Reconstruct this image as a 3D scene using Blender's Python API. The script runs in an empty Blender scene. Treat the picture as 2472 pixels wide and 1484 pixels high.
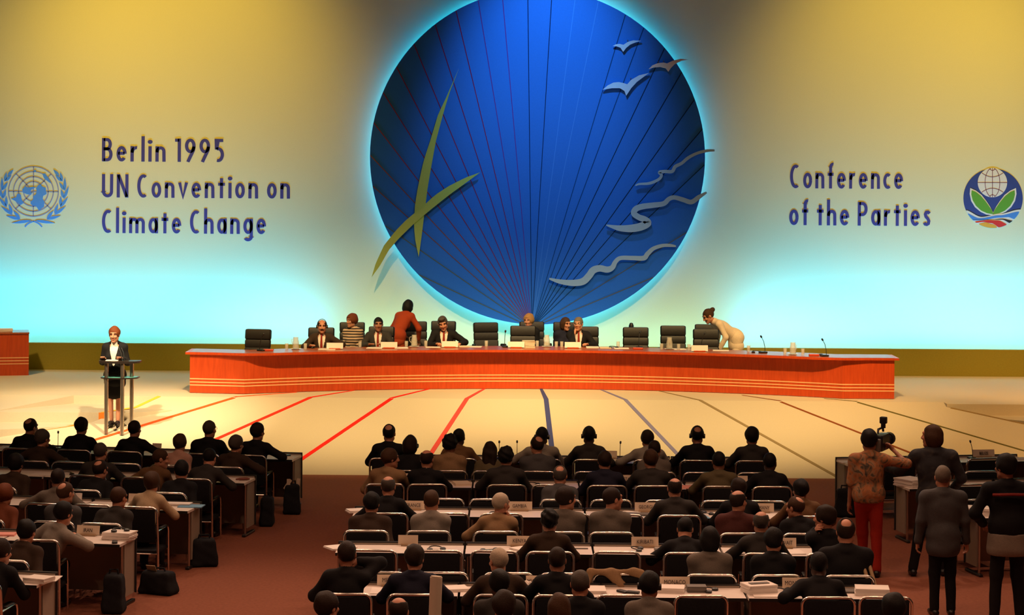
import bpy, math, random
import numpy as np
from mathutils import Matrix, Vector

random.seed(7)
np.random.seed(7)
SC = bpy.context.scene
COL = SC.collection
rad = math.radians

# ------------------------------------------------------------------ camera, world, lights, exposure
FOC = 75.0 / 36.0 * 2472.0          # focal length in pixels of the 2472 px wide frame
ZC = 4.855                          # height of the lens above the hall floor
PCX, PCY = 1236.0, 419.0            # principal point (the lens is shifted, the camera is level)
ROLL = rad(0.42)
cam = bpy.data.cameras.new('camera')
cam.sensor_width = 36.0
cam.lens = 75.0
cam.shift_y = -(742.0 - PCY) / 2472.0
cam.clip_start, cam.clip_end = 0.1, 200.0
camo = bpy.data.objects.new('camera', cam)
COL.objects.link(camo)
camo.matrix_world = Matrix.Translation((0, 0, ZC)) @ Matrix.Rotation(rad(90), 4, 'X') @ Matrix.Rotation(ROLL, 4, 'Z')
SC.camera = camo

SC.view_settings.view_transform = 'Standard'
SC.view_settings.look = 'None'
SC.view_settings.gamma = 1.0
SC.view_settings.use_curve_mapping = False
SC.view_settings.exposure = 0.0
try:
    SC.cycles.max_bounces = 6
    SC.cycles.diffuse_bounces = 3
    SC.cycles.glossy_bounces = 3
    SC.cycles.transmission_bounces = 5
    SC.cycles.caustics_reflective = False
    SC.cycles.caustics_refractive = False
except Exception:
    pass

world = bpy.data.worlds.new('hall_dark')
SC.world = world
world.use_nodes = True
world.node_tree.nodes['Background'].inputs[0].default_value = (1.0, 0.62, 0.42, 1)
world.node_tree.nodes['Background'].inputs[1].default_value = 0.012


def aim(o, loc, tgt):
    o.location = loc
    d = Vector(tgt) - Vector(loc)
    o.rotation_euler = d.to_track_quat('-Z', 'Y').to_euler()


def area(name, loc, tgt, sx, sy, col, power, spread=None):
    l = bpy.data.lights.new(name, 'AREA')
    l.shape = 'RECTANGLE'
    l.size, l.size_y = sx, sy
    l.color, l.energy = col, power
    if spread:
        l.spread = rad(spread)
    o = bpy.data.objects.new(name, l)
    COL.objects.link(o)
    aim(o, loc, tgt)
    return o


def spot(name, loc, tgt, ang, blend, col, power, r=0.15):
    l = bpy.data.lights.new(name, 'SPOT')
    l.spot_size, l.spot_blend = rad(ang), blend
    l.color, l.energy, l.shadow_soft_size = col, power, r
    o = bpy.data.objects.new(name, l)
    COL.objects.link(o)
    aim(o, loc, tgt)
    return o


WALL_Y = 44.2
CYAN = (0.05, 0.58, 1.0)
YEL = (1.0, 0.62, 0.035)
# cyan footlight battens in the trough behind the low olive wall
area('footlight_batten', (-7.9, 43.60, 1.12), (-7.9, 43.86, 2.6), 8.6, 0.12, CYAN, 95)
area('footlight_batten', (-8.1, 43.56, 1.10), (-8.1, 44.2, 4.6), 8.2, 0.12, CYAN, 190, 110)
area('footlight_batten', (8.8, 43.60, 1.12), (8.8, 43.86, 2.6), 8.6, 0.12, CYAN, 105)
area('footlight_batten', (8.9, 43.56, 1.10), (8.9, 44.2, 4.6), 8.2, 0.12, CYAN, 210, 110)
area('footlight_batten', (0.5, 43.60, 1.12), (0.5, 43.86, 2.6), 8.2, 0.12, (0.22, 0.78, 0.72), 62)
# yellow floods for the two halves of the backdrop
spot('backdrop_flood', (-7.2, 37.0, 13.0), (-7.0, 44.2, 6.7), 56, 1.0, YEL, 3000, 0.5)
spot('backdrop_flood', (8.9, 37.0, 13.0), (8.6, 44.2, 6.5), 56, 1.0, YEL, 2800, 0.5)
spot('backdrop_flood', (-10.5, 37.0, 11.5), (-9.8, 44.2, 5.6), 56, 1.0, YEL, 800, 0.5)
spot('backdrop_flood', (11.8, 37.0, 11.5), (11.2, 44.2, 5.6), 56, 1.0, YEL, 700, 0.5)
# blue spot on the disc
spot('disc_spot', (0.9, 40.0, 11.5), (0.75, 43.8, 6.9), 50, 1.0, (0.18, 0.60, 1.0), 2200, 0.3)
spot('disc_spot', (0.3, 34.0, 10.5), (0.5, 43.8, 3.9), 38, 0.9, (0.5, 0.75, 1.0), 800, 0.3)
# stage keys (warm)
WARM = (1.0, 0.66, 0.28)
spot('stage_spot', (-9.5, 30.5, 9.5), (-7.2, 36.9, 0.6), 32, 1.0, (1.0, 0.74, 0.42), 8500, 0.2)
spot('stage_spot', (-2.5, 29.0, 10.5), (-7.0, 37.2, 0.6), 26, 1.0, (1.0, 0.74, 0.42), 8500, 0.2)
spot('stage_spot', (-3.5, 30.0, 12.5), (-2.6, 39.0, 0.9), 44, 0.9, WARM, 11000, 0.22)
spot('stage_spot', (4.0, 30.0, 12.5), (3.2, 39.0, 0.9), 44, 0.9, WARM, 10300, 0.22)
spot('stage_spot', (0.5, 31.0, 12.5), (0.5, 36.5, 0.4), 70, 1.0, WARM, 1900, 0.3)
spot('stage_spot', (10.0, 31.0, 11.0), (9.5, 38.0, 0.6), 60, 1.0, (1.0, 0.54, 0.18), 4600, 0.3)
spot('stage_spot', (-11.0, 35.0, 10.0), (-9.8, 40.6, 0.8), 34, 0.8, WARM, 3600, 0.3)
spot('stage_spot', (11.5, 35.0, 10.0), (10.5, 40.6, 0.8), 36, 0.8, (1.0, 0.56, 0.22), 3000, 0.3)
# dim house lamps in the ceiling over the delegates
for _x in (-7.5, -3.4, 0.2, 2.0, 4.2, 7.6):
    for _y in (9.0, 14.5, 20.0, 25.0):
        spot('house_lamp', (_x + random.uniform(-.3, .3), _y + _x * 0.12, 9.0), (_x, _y - .6, 0), 116, 0.35, (1.0, 0.52, 0.31), 215, 0.11)


# lamps added over the stage front, turned to the delegates for glints on chrome
for _i in range(8):
    _x = -7.0 + 2.0 * _i + random.uniform(-.4, .4)
    spot('added_glint_lamp', (_x, 29.5 + random.uniform(-.6, .6), 8.6), (_x * .9, 18.5, .5), 84, 0.6, (1.0, 0.66, 0.46), 420, 0.08)


# ------------------------------------------------------------------ pixel -> place helpers
def unroll(px, py):
    dx, dy = px - PCX, py - PCY
    c, s = math.cos(ROLL), math.sin(ROLL)
    return dx * c + dy * s, -dx * s + dy * c


def at(px, py, D):
    x, y = unroll(px, py)
    return Vector((x * D / FOC, D, ZC - y * D / FOC))


def on_z(px, py, z):
    x, y = unroll(px, py)
    D = FOC * (ZC - z) / y
    return Vector((x * D / FOC, D, z))


# ------------------------------------------------------------------ materials
MATS = {}


def mat(name, col, rough=0.6, metal=0.0, noise=0.0, nscale=20.0, bump=0.0, spec=0.5, emit=None, estr=0.0, trans=0.0, alpha=None, coat=0.0):
    if name in MATS:
        return MATS[name]
    m = bpy.data.materials.new(name)
    m.use_nodes = True
    nt = m.node_tree
    b = nt.nodes['Principled BSDF']
    b.inputs['Base Color'].default_value = (*col, 1)
    b.inputs['Roughness'].default_value = rough
    b.inputs['Metallic'].default_value = metal
    b.inputs['Specular IOR Level'].default_value = spec
    if alpha is not None:
        b.inputs['Alpha'].default_value = alpha
    if coat:
        b.inputs['Coat Weight'].default_value = coat
    if trans:
        b.inputs['Transmission Weight'].default_value = trans
    if emit:
        b.inputs['Emission Color'].default_value = (*emit, 1)
        b.inputs['Emission Strength'].default_value = estr
    if noise or bump:
        tc = nt.nodes.new('ShaderNodeTexCoord')
        n = nt.nodes.new('ShaderNodeTexNoise')
        n.inputs['Scale'].default_value = nscale
        n.inputs['Detail'].default_value = 4
        nt.links.new(tc.outputs['Object'], n.inputs['Vector'])
        if noise:
            r = nt.nodes.new('ShaderNodeMix')
            r.data_type = 'RGBA'
            r.inputs[6].default_value = (*[max(0, c * (1 - noise)) for c in col], 1)
            r.inputs[7].default_value = (*[min(1, c * (1 + noise)) for c in col], 1)
            nt.links.new(n.outputs['Fac'], r.inputs[0])
            nt.links.new(r.outputs[2], b.inputs['Base Color'])
        if bump:
            bp = nt.nodes.new('ShaderNodeBump')
            bp.inputs['Strength'].default_value = bump
            bp.inputs['Distance'].default_value = 0.01
            nt.links.new(n.outputs['Fac'], bp.inputs['Height'])
            nt.links.new(bp.outputs['Normal'], b.inputs['Normal'])
    MATS[name] = m
    return m


def wood(name, c1, c2, rough=0.35, scale=(9, 9, 1.1)):
    m = bpy.data.materials.new(name)
    m.use_nodes = True
    nt = m.node_tree
    b = nt.nodes['Principled BSDF']
    b.inputs['Roughness'].default_value = rough
    tc = nt.nodes.new('ShaderNodeTexCoord')
    mp = nt.nodes.new('ShaderNodeMapping')
    mp.inputs['Scale'].default_value = scale
    n = nt.nodes.new('ShaderNodeTexNoise')
    n.inputs['Scale'].default_value = 3.0
    n.inputs['Detail'].default_value = 6
    r = nt.nodes.new('ShaderNodeValToRGB')
    r.color_ramp.elements[0].position, r.color_ramp.elements[1].position = 0.3, 0.7
    r.color_ramp.elements[0].color = (*c1, 1)
    r.color_ramp.elements[1].color = (*c2, 1)
    nt.links.new(tc.outputs['Object'], mp.inputs['Vector'])
    nt.links.new(mp.outputs['Vector'], n.inputs['Vector'])
    nt.links.new(n.outputs['Fac'], r.inputs['Fac'])
    nt.links.new(r.outputs['Color'], b.inputs['Base Color'])
    return m


M_WALL = mat('backdrop_cloth', (0.80, 0.78, 0.56), 0.95, noise=0.05, nscale=60, spec=0.1)
M_OLIVE = mat('olive_paint', (0.31, 0.26, 0.045), 0.9, noise=0.12, nscale=30, spec=0.1)
M_STAGE = mat('cream_stage_carpet', (0.58, 0.50, 0.37), 0.95, noise=0.06, nscale=45, bump=0.1, spec=0.1)
M_CARPET = mat('red_brown_carpet', (0.25, 0.094, 0.058), 0.95, noise=0.25, nscale=25, bump=0.3, spec=0.05)
M_DISC = mat('blue_disc_paint', (0.025, 0.15, 0.62), 0.75, noise=0.08, nscale=40, spec=0.15)
M_TABLE = wood('orange_cherry_wood', (0.45, 0.050, 0.008), (0.57, 0.072, 0.013))
M_TOP = wood('table_top_wood', (0.34, 0.085, 0.03), (0.42, 0.11, 0.04), 0.3)
M_INLAY = mat('pale_inlay', (0.85, 0.45, 0.22), 0.4, noise=0.05)
M_WHITE = mat('white_laminate', (0.78, 0.70, 0.64), 0.45, noise=0.03, nscale=8)
M_BEIGE = mat('beige_panel', (0.34, 0.28, 0.22), 0.6, noise=0.06, nscale=12)
M_TRIM = mat('black_edge_trim', (0.012, 0.011, 0.011), 0.5, noise=0.1)
M_CHROME = mat('chrome_tube', (0.90, 0.84, 0.78), 0.24, 1.0, noise=0.03)
M_STEEL = mat('brushed_steel', (0.55, 0.48, 0.42), 0.35, 1.0, noise=0.05)
M_BLKFAB = mat('black_upholstery', (0.012, 0.013, 0.016), 0.85, noise=0.3, nscale=60, bump=0.2, spec=0.2)
M_LEATHER = mat('black_leather', (0.008, 0.006, 0.005), 0.55, noise=0.25, nscale=30, bump=0.15)
M_PLASTIC = mat('black_plastic', (0.012, 0.012, 0.012), 0.4, noise=0.1)
M_GREY = mat('grey_plastic', (0.16, 0.14, 0.12), 0.5, noise=0.1)
M_PAPER = mat('white_paper', (0.86, 0.80, 0.74), 0.8, noise=0.03, nscale=10)
M_CARD = mat('cream_card', (0.72, 0.60, 0.46), 0.8, noise=0.04, nscale=14)
M_INK = mat('dark_ink', (0.03, 0.025, 0.03), 0.8, noise=0.1)
M_BLUEP = mat('pale_blue_card', (0.16, 0.36, 0.55), 0.7, noise=0.06)
M_PINKP = mat('pink_paper', (0.85, 0.36, 0.30), 0.8, noise=0.05)
M_YELP = mat('yellow_paper', (0.75, 0.55, 0.12), 0.8, noise=0.05)
M_TEAL = mat('teal_shelf', (0.10, 0.42, 0.38), 0.3, noise=0.05)
M_GLASS = mat('clear_glass', (0.80, 0.78, 0.68), 0.06, noise=0.01, alpha=0.30)
M_WATER = mat('pale_water', (0.70, 0.74, 0.66), 0.06, noise=0.01, alpha=0.35)
M_LETTER = mat('indigo_lettering', (0.055, 0.05, 0.30), 0.7, noise=0.08)
M_UNBLUE = mat('sky_blue_print', (0.10, 0.32, 0.85), 0.7, noise=0.06)
M_UNLINE = mat('slate_blue_print', (0.28, 0.30, 0.55), 0.7, noise=0.06)
M_TAN = mat('tan_cardboard', (0.42, 0.30, 0.18), 0.8, noise=0.1)
M_NEON = mat('cyan_neon', (0.1, 0.8, 1.0), 0.5, emit=(0.02, 0.60, 0.95), estr=15.0, noise=0.01)


# ------------------------------------------------------------------ mesh helpers
class MB:
    def __init__(s):
        s.v, s.f = [], []

    def add(s, vs, fs):
        n = len(s.v)
        s.v += [tuple(v) for v in vs]
        s.f += [tuple(i + n for i in f) for f in fs]
        return s

    def box(s, c, d, R=None, bev=0.0):
        x, y, z = d[0] / 2, d[1] / 2, d[2] / 2
        if bev <= 0:
            vs = [(sx * x, sy * y, sz * z) for sz in (-1, 1) for sy in (-1, 1) for sx in (-1, 1)]
            fs = [(0, 2, 3, 1), (4, 5, 7, 6), (0, 1, 5, 4), (2, 6, 7, 3), (0, 4, 6, 2), (1, 3, 7, 5)]
        else:
            b = min(bev, x * .9, y * .9, z * .9)
            rings = [(-z, b), (-z + b * .3, b * .3), (-z + b, 0), (z - b, 0), (z - b * .3, b * .3), (z, b)]
            vs, fs = [], []
            for zz, i in rings:
                X, Y = x - i, y - i
                k = b * .7
                vs += [(X - k, -Y, zz), (X, -Y + k, zz), (X, Y - k, zz), (X - k, Y, zz), (-X + k, Y, zz), (-X, Y - k, zz), (-X, -Y + k, zz), (-X + k, -Y, zz)]
            for r in range(5):
                for j in range(8):
                    a, b2 = r * 8 + j, r * 8 + (j + 1) % 8
                    fs.append((a, b2, b2 + 8, a + 8))
            fs.append(tuple(range(7, -1, -1)))
            fs.append(tuple(range(40, 48)))
        out = []
        for v in vs:
            v = Vector(v)
            if R is not None:
                v = R @ v
            out.append(v + Vector(c))
        return s.add(out, fs)

    def tube(s, pts, r, n=8, closed=False):
        pts = [Vector(p) for p in pts]
        rs = r if isinstance(r, (list, tuple)) else [r] * len(pts)
        m = len(pts)
        up = None
        vs, fs = [], []
        for i, p in enumerate(pts):
            if closed:
                t = pts[(i + 1) % m] - pts[i - 1]
            else:
                t = pts[min(i + 1, m - 1)] - pts[max(i - 1, 0)]
            t.normalize()
            if up is None:
                up = Vector((0, 0, 1)) if abs(t.z) < .9 else Vector((1, 0, 0))
            sd = t.cross(up)
            if sd.length < 1e-5:
                sd = t.cross(Vector((1, .3, .2)))
            sd.normalize()
            up = sd.cross(t).normalized()
            for j in range(n):
                a = 2 * math.pi * j / n
                vs.append(p + rs[i] * (math.cos(a) * sd + math.sin(a) * up))
        for i in range(m if closed else m - 1):
            for j in range(n):
                a, b = i * n + j, i * n + (j + 1) % n
                c, d = ((i + 1) % m) * n + (j + 1) % n, ((i + 1) % m) * n + j
                fs.append((a, b, c, d))
        if not closed:
            fs.append(tuple(range(n - 1, -1, -1)))
            fs.append(tuple(range((m - 1) * n, m * n)))
        return s.add(vs, fs)

    def lathe(s, prof, c=(0, 0, 0), n=20):
        vs, fs = [], []
        for (r, z) in prof:
            for j in range(n):
                a = 2 * math.pi * j / n
                vs.append((c[0] + r * math.cos(a), c[1] + r * math.sin(a), c[2] + z))
        for i in range(len(prof) - 1):
            for j in range(n):
                a, b = i * n + j, i * n + (j + 1) % n
                fs.append((a, b, b + n, a + n))
        if prof[0][0] > 1e-6:
            fs.append(tuple(range(n - 1, -1, -1)))
        if prof[-1][0] > 1e-6:
            fs.append(tuple(range((len(prof) - 1) * n, len(prof) * n)))
        return s.add(vs, fs)

    def prism(s, poly, y0, y1):
        """polygon in the X-Z plane, thickness along Y"""
        n = len(poly)
        vs = [(x, y0, z) for x, z in poly] + [(x, y1, z) for x, z in poly]
        fs = [tuple(range(n)), tuple(range(2 * n - 1, n - 1, -1))]
        for i in range(n):
            j = (i + 1) % n
            fs.append((i, i + n, j + n, j))
        return s.add(vs, fs)

    def slab(s, poly, z0, z1):
        """polygon in the X-Y plane, z may be a number or a function of (x, y)"""
        n = len(poly)
        g = lambda z, x, y: z(x, y) if callable(z) else z
        vs = [(x, y, g(z0, x, y)) for x, y in poly] + [(x, y, g(z1, x, y)) for x, y in poly]
        fs = [tuple(range(n - 1, -1, -1)), tuple(range(n, 2 * n))]
        for i in range(n):
            j = (i + 1) % n
            fs.append((i, j, j + n, i + n))
        return s.add(vs, fs)

    def strip(s, A, B, y0, y1):
        """band between two polylines A and B (X-Z points), thickness along Y"""
        n = len(A)
        vs = [(x, y0, z) for x, z in A] + [(x, y0, z) for x, z in B] + [(x, y1, z) for x, z in A] + [(x, y1, z) for x, z in B]
        fs = []
        for i in range(n - 1):
            fs += [(i, i + 1, n + i + 1, n + i), (2 * n + i, 3 * n + i, 3 * n + i + 1, 2 * n + i + 1),
                   (i, 2 * n + i, 2 * n + i + 1, i + 1), (n + i, n + i + 1, 3 * n + i + 1, 3 * n + i)]
        fs += [(0, n, 3 * n, 2 * n), (n - 1, 3 * n - 1, 4 * n - 1, 2 * n - 1)]
        return s.add(vs, fs)

    def mesh(s, name, smooth=False):
        me = bpy.data.meshes.new(name)
        me.from_pydata(s.v, [], s.f)
        me.update()
        if smooth:
            me.polygons.foreach_set('use_smooth', [True] * len(me.polygons))
            try:
                me.set_sharp_from_angle(angle=rad(40))
            except Exception:
                pass
        return me

    def build(s, name, m, parent=None, loc=None, smooth=False):
        return link(name, s.mesh(name, smooth), m, parent, loc)


def link(name, me, m, parent=None, loc=None, mtx=None):
    o = bpy.data.objects.new(name, me)
    COL.objects.link(o)
    if len(me.materials) == 0:
        me.materials.append(m)
    elif me.materials[0] is not m:
        o.material_slots[0].link = 'OBJECT'
        o.material_slots[0].material = m
    if parent is not None:
        o.parent = parent
    if loc is not None:
        o.location = loc
    if mtx is not None:
        o.matrix_local = mtx
    return o


LABELS = {}


def tag(o, label, cat, group=None, kind=None):
    if not kind:
        n = len(label.replace(',', ' ').split())
        if n < 4 or n > 16:
            print('LABEL LENGTH', n, label)
        if label in LABELS:
            print('LABEL TWICE', label)
        LABELS[label] = 1
    o['label'], o['category'] = label, cat
    if group:
        o['group'] = group
    if kind:
        o['kind'] = kind
    return o


def empty(name, loc, rz=0.0):
    o = bpy.data.objects.new(name, None)
    o.empty_display_size = 0.1
    COL.objects.link(o)
    o.location = loc
    o.rotation_euler = (0, 0, rz)
    return o


def copy_tree(o, parent=None):
    c = o.copy()
    COL.objects.link(c)
    c.parent = parent
    for ch in list(o.children):
        copy_tree(ch, c)
    return c


ORD = ['first', 'second', 'third', 'fourth', 'fifth', 'sixth', 'seventh', 'eighth', 'ninth', 'tenth', 'eleventh', 'twelfth', 'thirteenth', 'fourteenth']


def struct(o, label=None):
    o['kind'] = 'structure'
    if label:
        o['label'] = label
    return o


# ------------------------------------------------------------------ the setting
struct(MB().box((0, 22, -0.05), (44, 62, 0.1)).build('floor', M_CARPET), 'red-brown carpeted hall floor')
struct(MB().box((0, WALL_Y + .1, 6.6), (44, 0.2, 13.2)).build('wall_back', M_WALL), 'tall pale backdrop wall washed by yellow and cyan light')
struct(MB().box((0, 43.45, 1.0725), (44, 0.1, 0.545)).build('wall_low', M_OLIVE), 'low olive wall along the foot of the backdrop')

# stage: flat upper deck, ramp towards the delegates, side steps, coloured stripes
SZ = 0.8
rampz = lambda x, y: (y - 34.25) * (SZ / (38.4 - 34.25))
stage = empty('stage', (0, 40, 0))
tag(stage, 'cream carpeted stage with a ramp and coloured radiating stripes', 'stage')


def sp(mb, name, m=M_STAGE):
    o = mb.build(name, m, stage)
    o.location = (0, -40, 0)
    return o


sp(MB().slab([(-16, 43.39), (-16, 38.5), (-7.87, 38.5), (-6.3, 38.4), (7.8, 38.4), (7.8, 38.1), (16, 38.1), (16, 43.39)], 0.0, SZ), 'deck')
rl = [(-6.3, 38.4), (-7.25, 36.85), (-8.7, 36.1), (-13, 34.25)]
rr = [(13.5, 34.25), (8.95, 37.2), (7.8, 38.1), (7.8, 38.4)]
sp(MB().slab(rl + rr, -0.04, rampz), 'ramp')
sp(MB().slab([(-9.6, 37.1), (-6.6, 37.1), (-5.95, 37.55), (-6.3, 38.42), (-7.9, 38.52), (-9.6, 38.5)], 0.0, 0.65), 'step')
sp(MB().slab([(-14, 38.51), (-14, 37.2), (-9.0, 37.2), (-7.87, 38.51)], 0.0, lambda x, y: .80 - .15 * (38.51 - y) / 1.31), 'side_ramp')
sp(MB().slab([(-12, 35.9), (-8.75, 35.95), (-7.2, 36.85), (-6.6, 37.15), (-12, 37.15)], 0.0, 0.47), 'step')
sp(MB().slab([(8.0, 38.12), (9.2, 37.1), (16, 37.1), (16, 38.12)], 0.0, 0.60), 'step')
sp(MB().slab([(9.3, 37.12), (11.5, 35.6), (16, 35.6), (16, 37.12)], 0.0, 0.40), 'step')


def stripe(pts, w, zf, m, lift=0.006):
    """flat stripe along a plan polyline; widths may vary"""
    ws = w if isinstance(w, (list, tuple)) else [w] * len(pts)
    mb = MB()
    vs, n = [], len(pts)
    for i, p in enumerate(pts):
        a, b = Vector(pts[max(i - 1, 0)]), Vector(pts[min(i + 1, n - 1)])
        t = (b - a).normalized()
        nn = Vector((-t.y, t.x)) * ws[i] / 2
        for q in (Vector(p) - nn, Vector(p) + nn):
            z = zf(q.x, q.y) + lift
            vs += [(q.x, q.y, z), (q.x, q.y, z - 0.008)]
    fs = []
    for i in range(n - 1):
        k = i * 4
        fs += [(k, k + 4, k + 6, k + 2), (k + 1, k + 3, k + 7, k + 5), (k, k + 1, k + 5, k + 4), (k + 2, k + 6, k + 7, k + 3)]
    fs += [(0, 2, 3, 1), (len(vs) - 4, len(vs) - 3, len(vs) - 1, len(vs) - 2)]
    mb.add(vs, fs)
    return mb


deckz = lambda x, y: SZ


def ramp_pt(px, py):
    x, y = unroll(px, py)
    s = SZ / (38.4 - 34.25)
    D = FOC * (ZC + s * 34.25) / (y + FOC * s)
    return (x * D / FOC, D)


STR = [  # near end, bend, far end (pixels), colour, width in metres
    ((235, 1060), (565, 960), (715, 947), (0.80, 0.10, 0.02), .085),
    ((540, 1052), (748, 960), (862, 941), (0.80, 0.035, 0.015), .085),
    ((733, 1105), (945, 962), (1035, 939), (0.80, 0.02, 0.012), .085),
    ((1050, 1080), (1128, 961), (1170, 938), (0.62, 0.07, 0.06), .085),
    ((1332, 1082), (1318, 961), (1306, 938), (0.055, 0.065, 0.20), .09),
    ((1637, 1098), (1510, 965), (1447, 939), (0.20, 0.19, 0.34), .075),
    ((2010, 1145), (1690, 966), (1592, 944), (0.27, 0.20, 0.10), .065),
    ((2190, 1090), (1885, 970), (1792, 954), (0.22, 0.06, 0.015), .055),
    ((2472, 1088), (2070, 971), (1990, 962), (0.13, 0.11, 0.03), .05),
]
for k, (a, b, c, col, w) in enumerate(STR):
    m = mat('stripe_paint_%d' % k, col, 0.9, noise=0.06, spec=0.1)
    B = ramp_pt(*b)
    A = ramp_pt(*a)
    d = (A[1] - 34.3) / (B[1] - A[1])
    A = (A[0] + (A[0] - B[0]) * d, 34.3)
    Bq = Vector(B) + (Vector(A) - Vector(B)) * ((B[1] - 38.39) / (B[1] - A[1])) if B[1] > 38.39 else Vector(B)
    o = sp(stripe([A, tuple(Bq)], [w, w * .95], rampz, m), 'stripe', m)
    Cp = on_z(*c, SZ)
    sp(stripe([(Bq.x, max(Bq.y, 38.4)), (Cp.x, max(Cp.y, 38.45))], [w * .95, w * .6], deckz, m), 'stripe', m)
m = mat('stripe_orange', (0.85, 0.22, 0.03), 0.9, noise=0.05, spec=0.1)
my = mat('stripe_yellow', (0.80, 0.42, 0.05), 0.9, noise=0.05, spec=0.1)
sp(stripe([(-13, 34.6), (-8.72, 36.02), (-7.35, 36.78)], .07, lambda x, y: max(rampz(x, y), .47 if y > 36.3 else 0), m), 'stripe', m)
o = sp(MB().box((-7.1, 37.095, 0.56), (0.11, 0.02, 0.18)), 'stripe', m)
sp(stripe([(-7.1, 37.1), (-6.62, 37.75), (-6.32, 38.4)], .07, lambda x, y: max(.65, rampz(x, y)), my), 'stripe', my)
mg = mat('stripe_edge', (0.30, 0.20, 0.08), 0.9, noise=0.05, spec=0.1)
sp(stripe([(13, 34.5), (8.93, 37.18), (7.86, 38.05)], .05, rampz, mg), 'stripe', mg)

# ------------------------------------------------------------------ backdrop disc and cut-outs
DY = 43.82
dc = at(1297.5, 378.5, DY)
RD = 404.5 * DY / FOC
disc = empty('backdrop_disc', (dc.x, DY + .35, dc.z - RD))
tag(disc, 'huge round blue disc with fine radiating lines standing off the backdrop', 'backdrop disc')


def wp(px, py, D=DY):
    v = at(px, py, D)
    return (v.x, v.z)


def dchild(mb, name, m):
    o = mb.build(name, m, disc, smooth=False)
    o.location = (-disc.location.x, -disc.location.y, -disc.location.z)
    return o


poly = [(dc.x + RD * math.cos(2 * math.pi * i / 128), dc.z + RD * math.sin(2 * math.pi * i / 128)) for i in range(128)]
dchild(MB().prism(poly, DY, DY + .06), 'panel', M_DISC)
ring = [(dc.x + (RD - .11) * math.cos(2 * math.pi * i / 96), DY + .25, dc.z + (RD - .11) * math.sin(2 * math.pi * i / 96)) for i in range(96)]
dchild(MB().tube(ring, 0.02, 6, closed=True), 'neon_tube', M_NEON)
for k in range(8):
    a = 2 * math.pi * (k + .5) / 8
    x, z = dc.x + 2.4 * math.cos(a), dc.z + 2.4 * math.sin(a)
    dchild(MB().tube([(x, DY + .06, z), (x, WALL_Y - .001, z)], .04, 8), 'standoff_bracket', M_STEEL)
RAYS = [((930, 545), (.10, .11, .06)), ((1010, 665), (.10, .11, .06)), ((897, 450), (.20, .06, .03)), ((893, 375), (.26, .06, .02)),
        ((905, 297), (.28, .025, .03)), ((926, 224), (.25, .015, .03)), ((962, 165), (.25, .01, .03)), ((1002, 109), (.22, .008, .05)),
        ((1054, 64), (.20, .008, .06)), ((1103, 30), (.22, .008, .06)), ((1157, 8), (.13, .03, .25)), ((1213, -12), (.13, .03, .26)),
        ((1274, -24), (.005, .01, .06)), ((1333, -24), (.005, .01, .06)), ((1390, -14), (.06, .22, .7)), ((1445, 2), (.06, .22, .7)),
        ((1510, 35), (.006, .04, .16)), ((1556, 65), (.006, .04, .16)), ((1605, 116), (.004, .02, .07)), ((1645, 175), (.004, .02, .06)),
        ((1678, 240), (.004, .02, .06)), ((1695, 312), (.004, .02, .06)), ((1701, 398), (.006, .03, .06)), ((1655, 560), (.10, .10, .09)), ((1575, 668), (.12, .11, .09))]
fx, fz = wp(1284, 791)
for (p, c) in RAYS:
    x, z = wp(*p)
    v = Vector((x - dc.x, z - dc.z))
    v *= (RD - .01) / v.length
    x, z = dc.x + v.x, dc.z + v.y
    d = Vector((fx - x, fz - z))
    # stop at the lower rim of the disc
    t = 1.0
    while (Vector((x + d.x * t - dc.x, z + d.y * t - dc.z))).length > RD - .02:
        t -= .004
    n = Vector((-d.y, d.x)).normalized() * .0085
    q = (x + d.x * t, z + d.y * t)
    mk = mat('ray_%0.3f_%0.3f_%0.3f' % c, c, 0.8, noise=0.05, spec=0.1)
    dchild(MB().prism([(x - n.x, z - n.y), (q[0] - n.x * .6, q[1] - n.y * .6), (q[0] + n.x * .6, q[1] + n.y * .6), (x + n.x, z + n.y)], DY - .004, DY + .002), 'ray_line', mk)


def cutout(name, poly, m, label, cat, group=None, off=.05, th=.03):
    y = DY - off
    pts = [wp(px, py, y) for px, py in poly]
    if sum(pts[i][0] * pts[(i + 1) % len(pts)][1] - pts[(i + 1) % len(pts)][0] * pts[i][1] for i in range(len(pts))) < 0:
        pts.reverse()
    cx = sum(p[0] for p in pts) / len(pts)
    cz = min(p[1] for p in pts)
    mb = MB().prism([(x - cx, z - cz) for x, z in pts], -th / 2, th / 2)
    # two short pegs carry the cut-out on the disc
    o = mb.build(name, m, None, (cx, y, cz))
    px = sorted(range(len(pts)), key=lambda i: pts[i][0])
    for i in (px[len(px) // 3], px[2 * len(px) // 3]):
        x, z = pts[i][0] - cx, pts[i][1] - cz
        if Vector((x * .95 + cx - dc.x, z + .03 + cz - dc.z)).length > RD - .05:
            x, z = pts[px[len(px) // 4]][0] - cx, pts[px[len(px) // 4]][1] - cz
        if True:
            MB().tube([(x * .95, 0, z + .03), (x * .95, DY - .0005 - y, z + .03)], .012, 6).build('mounting_peg', M_STEEL, o)
    tag(o, label, cat, group)
    return o


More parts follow.
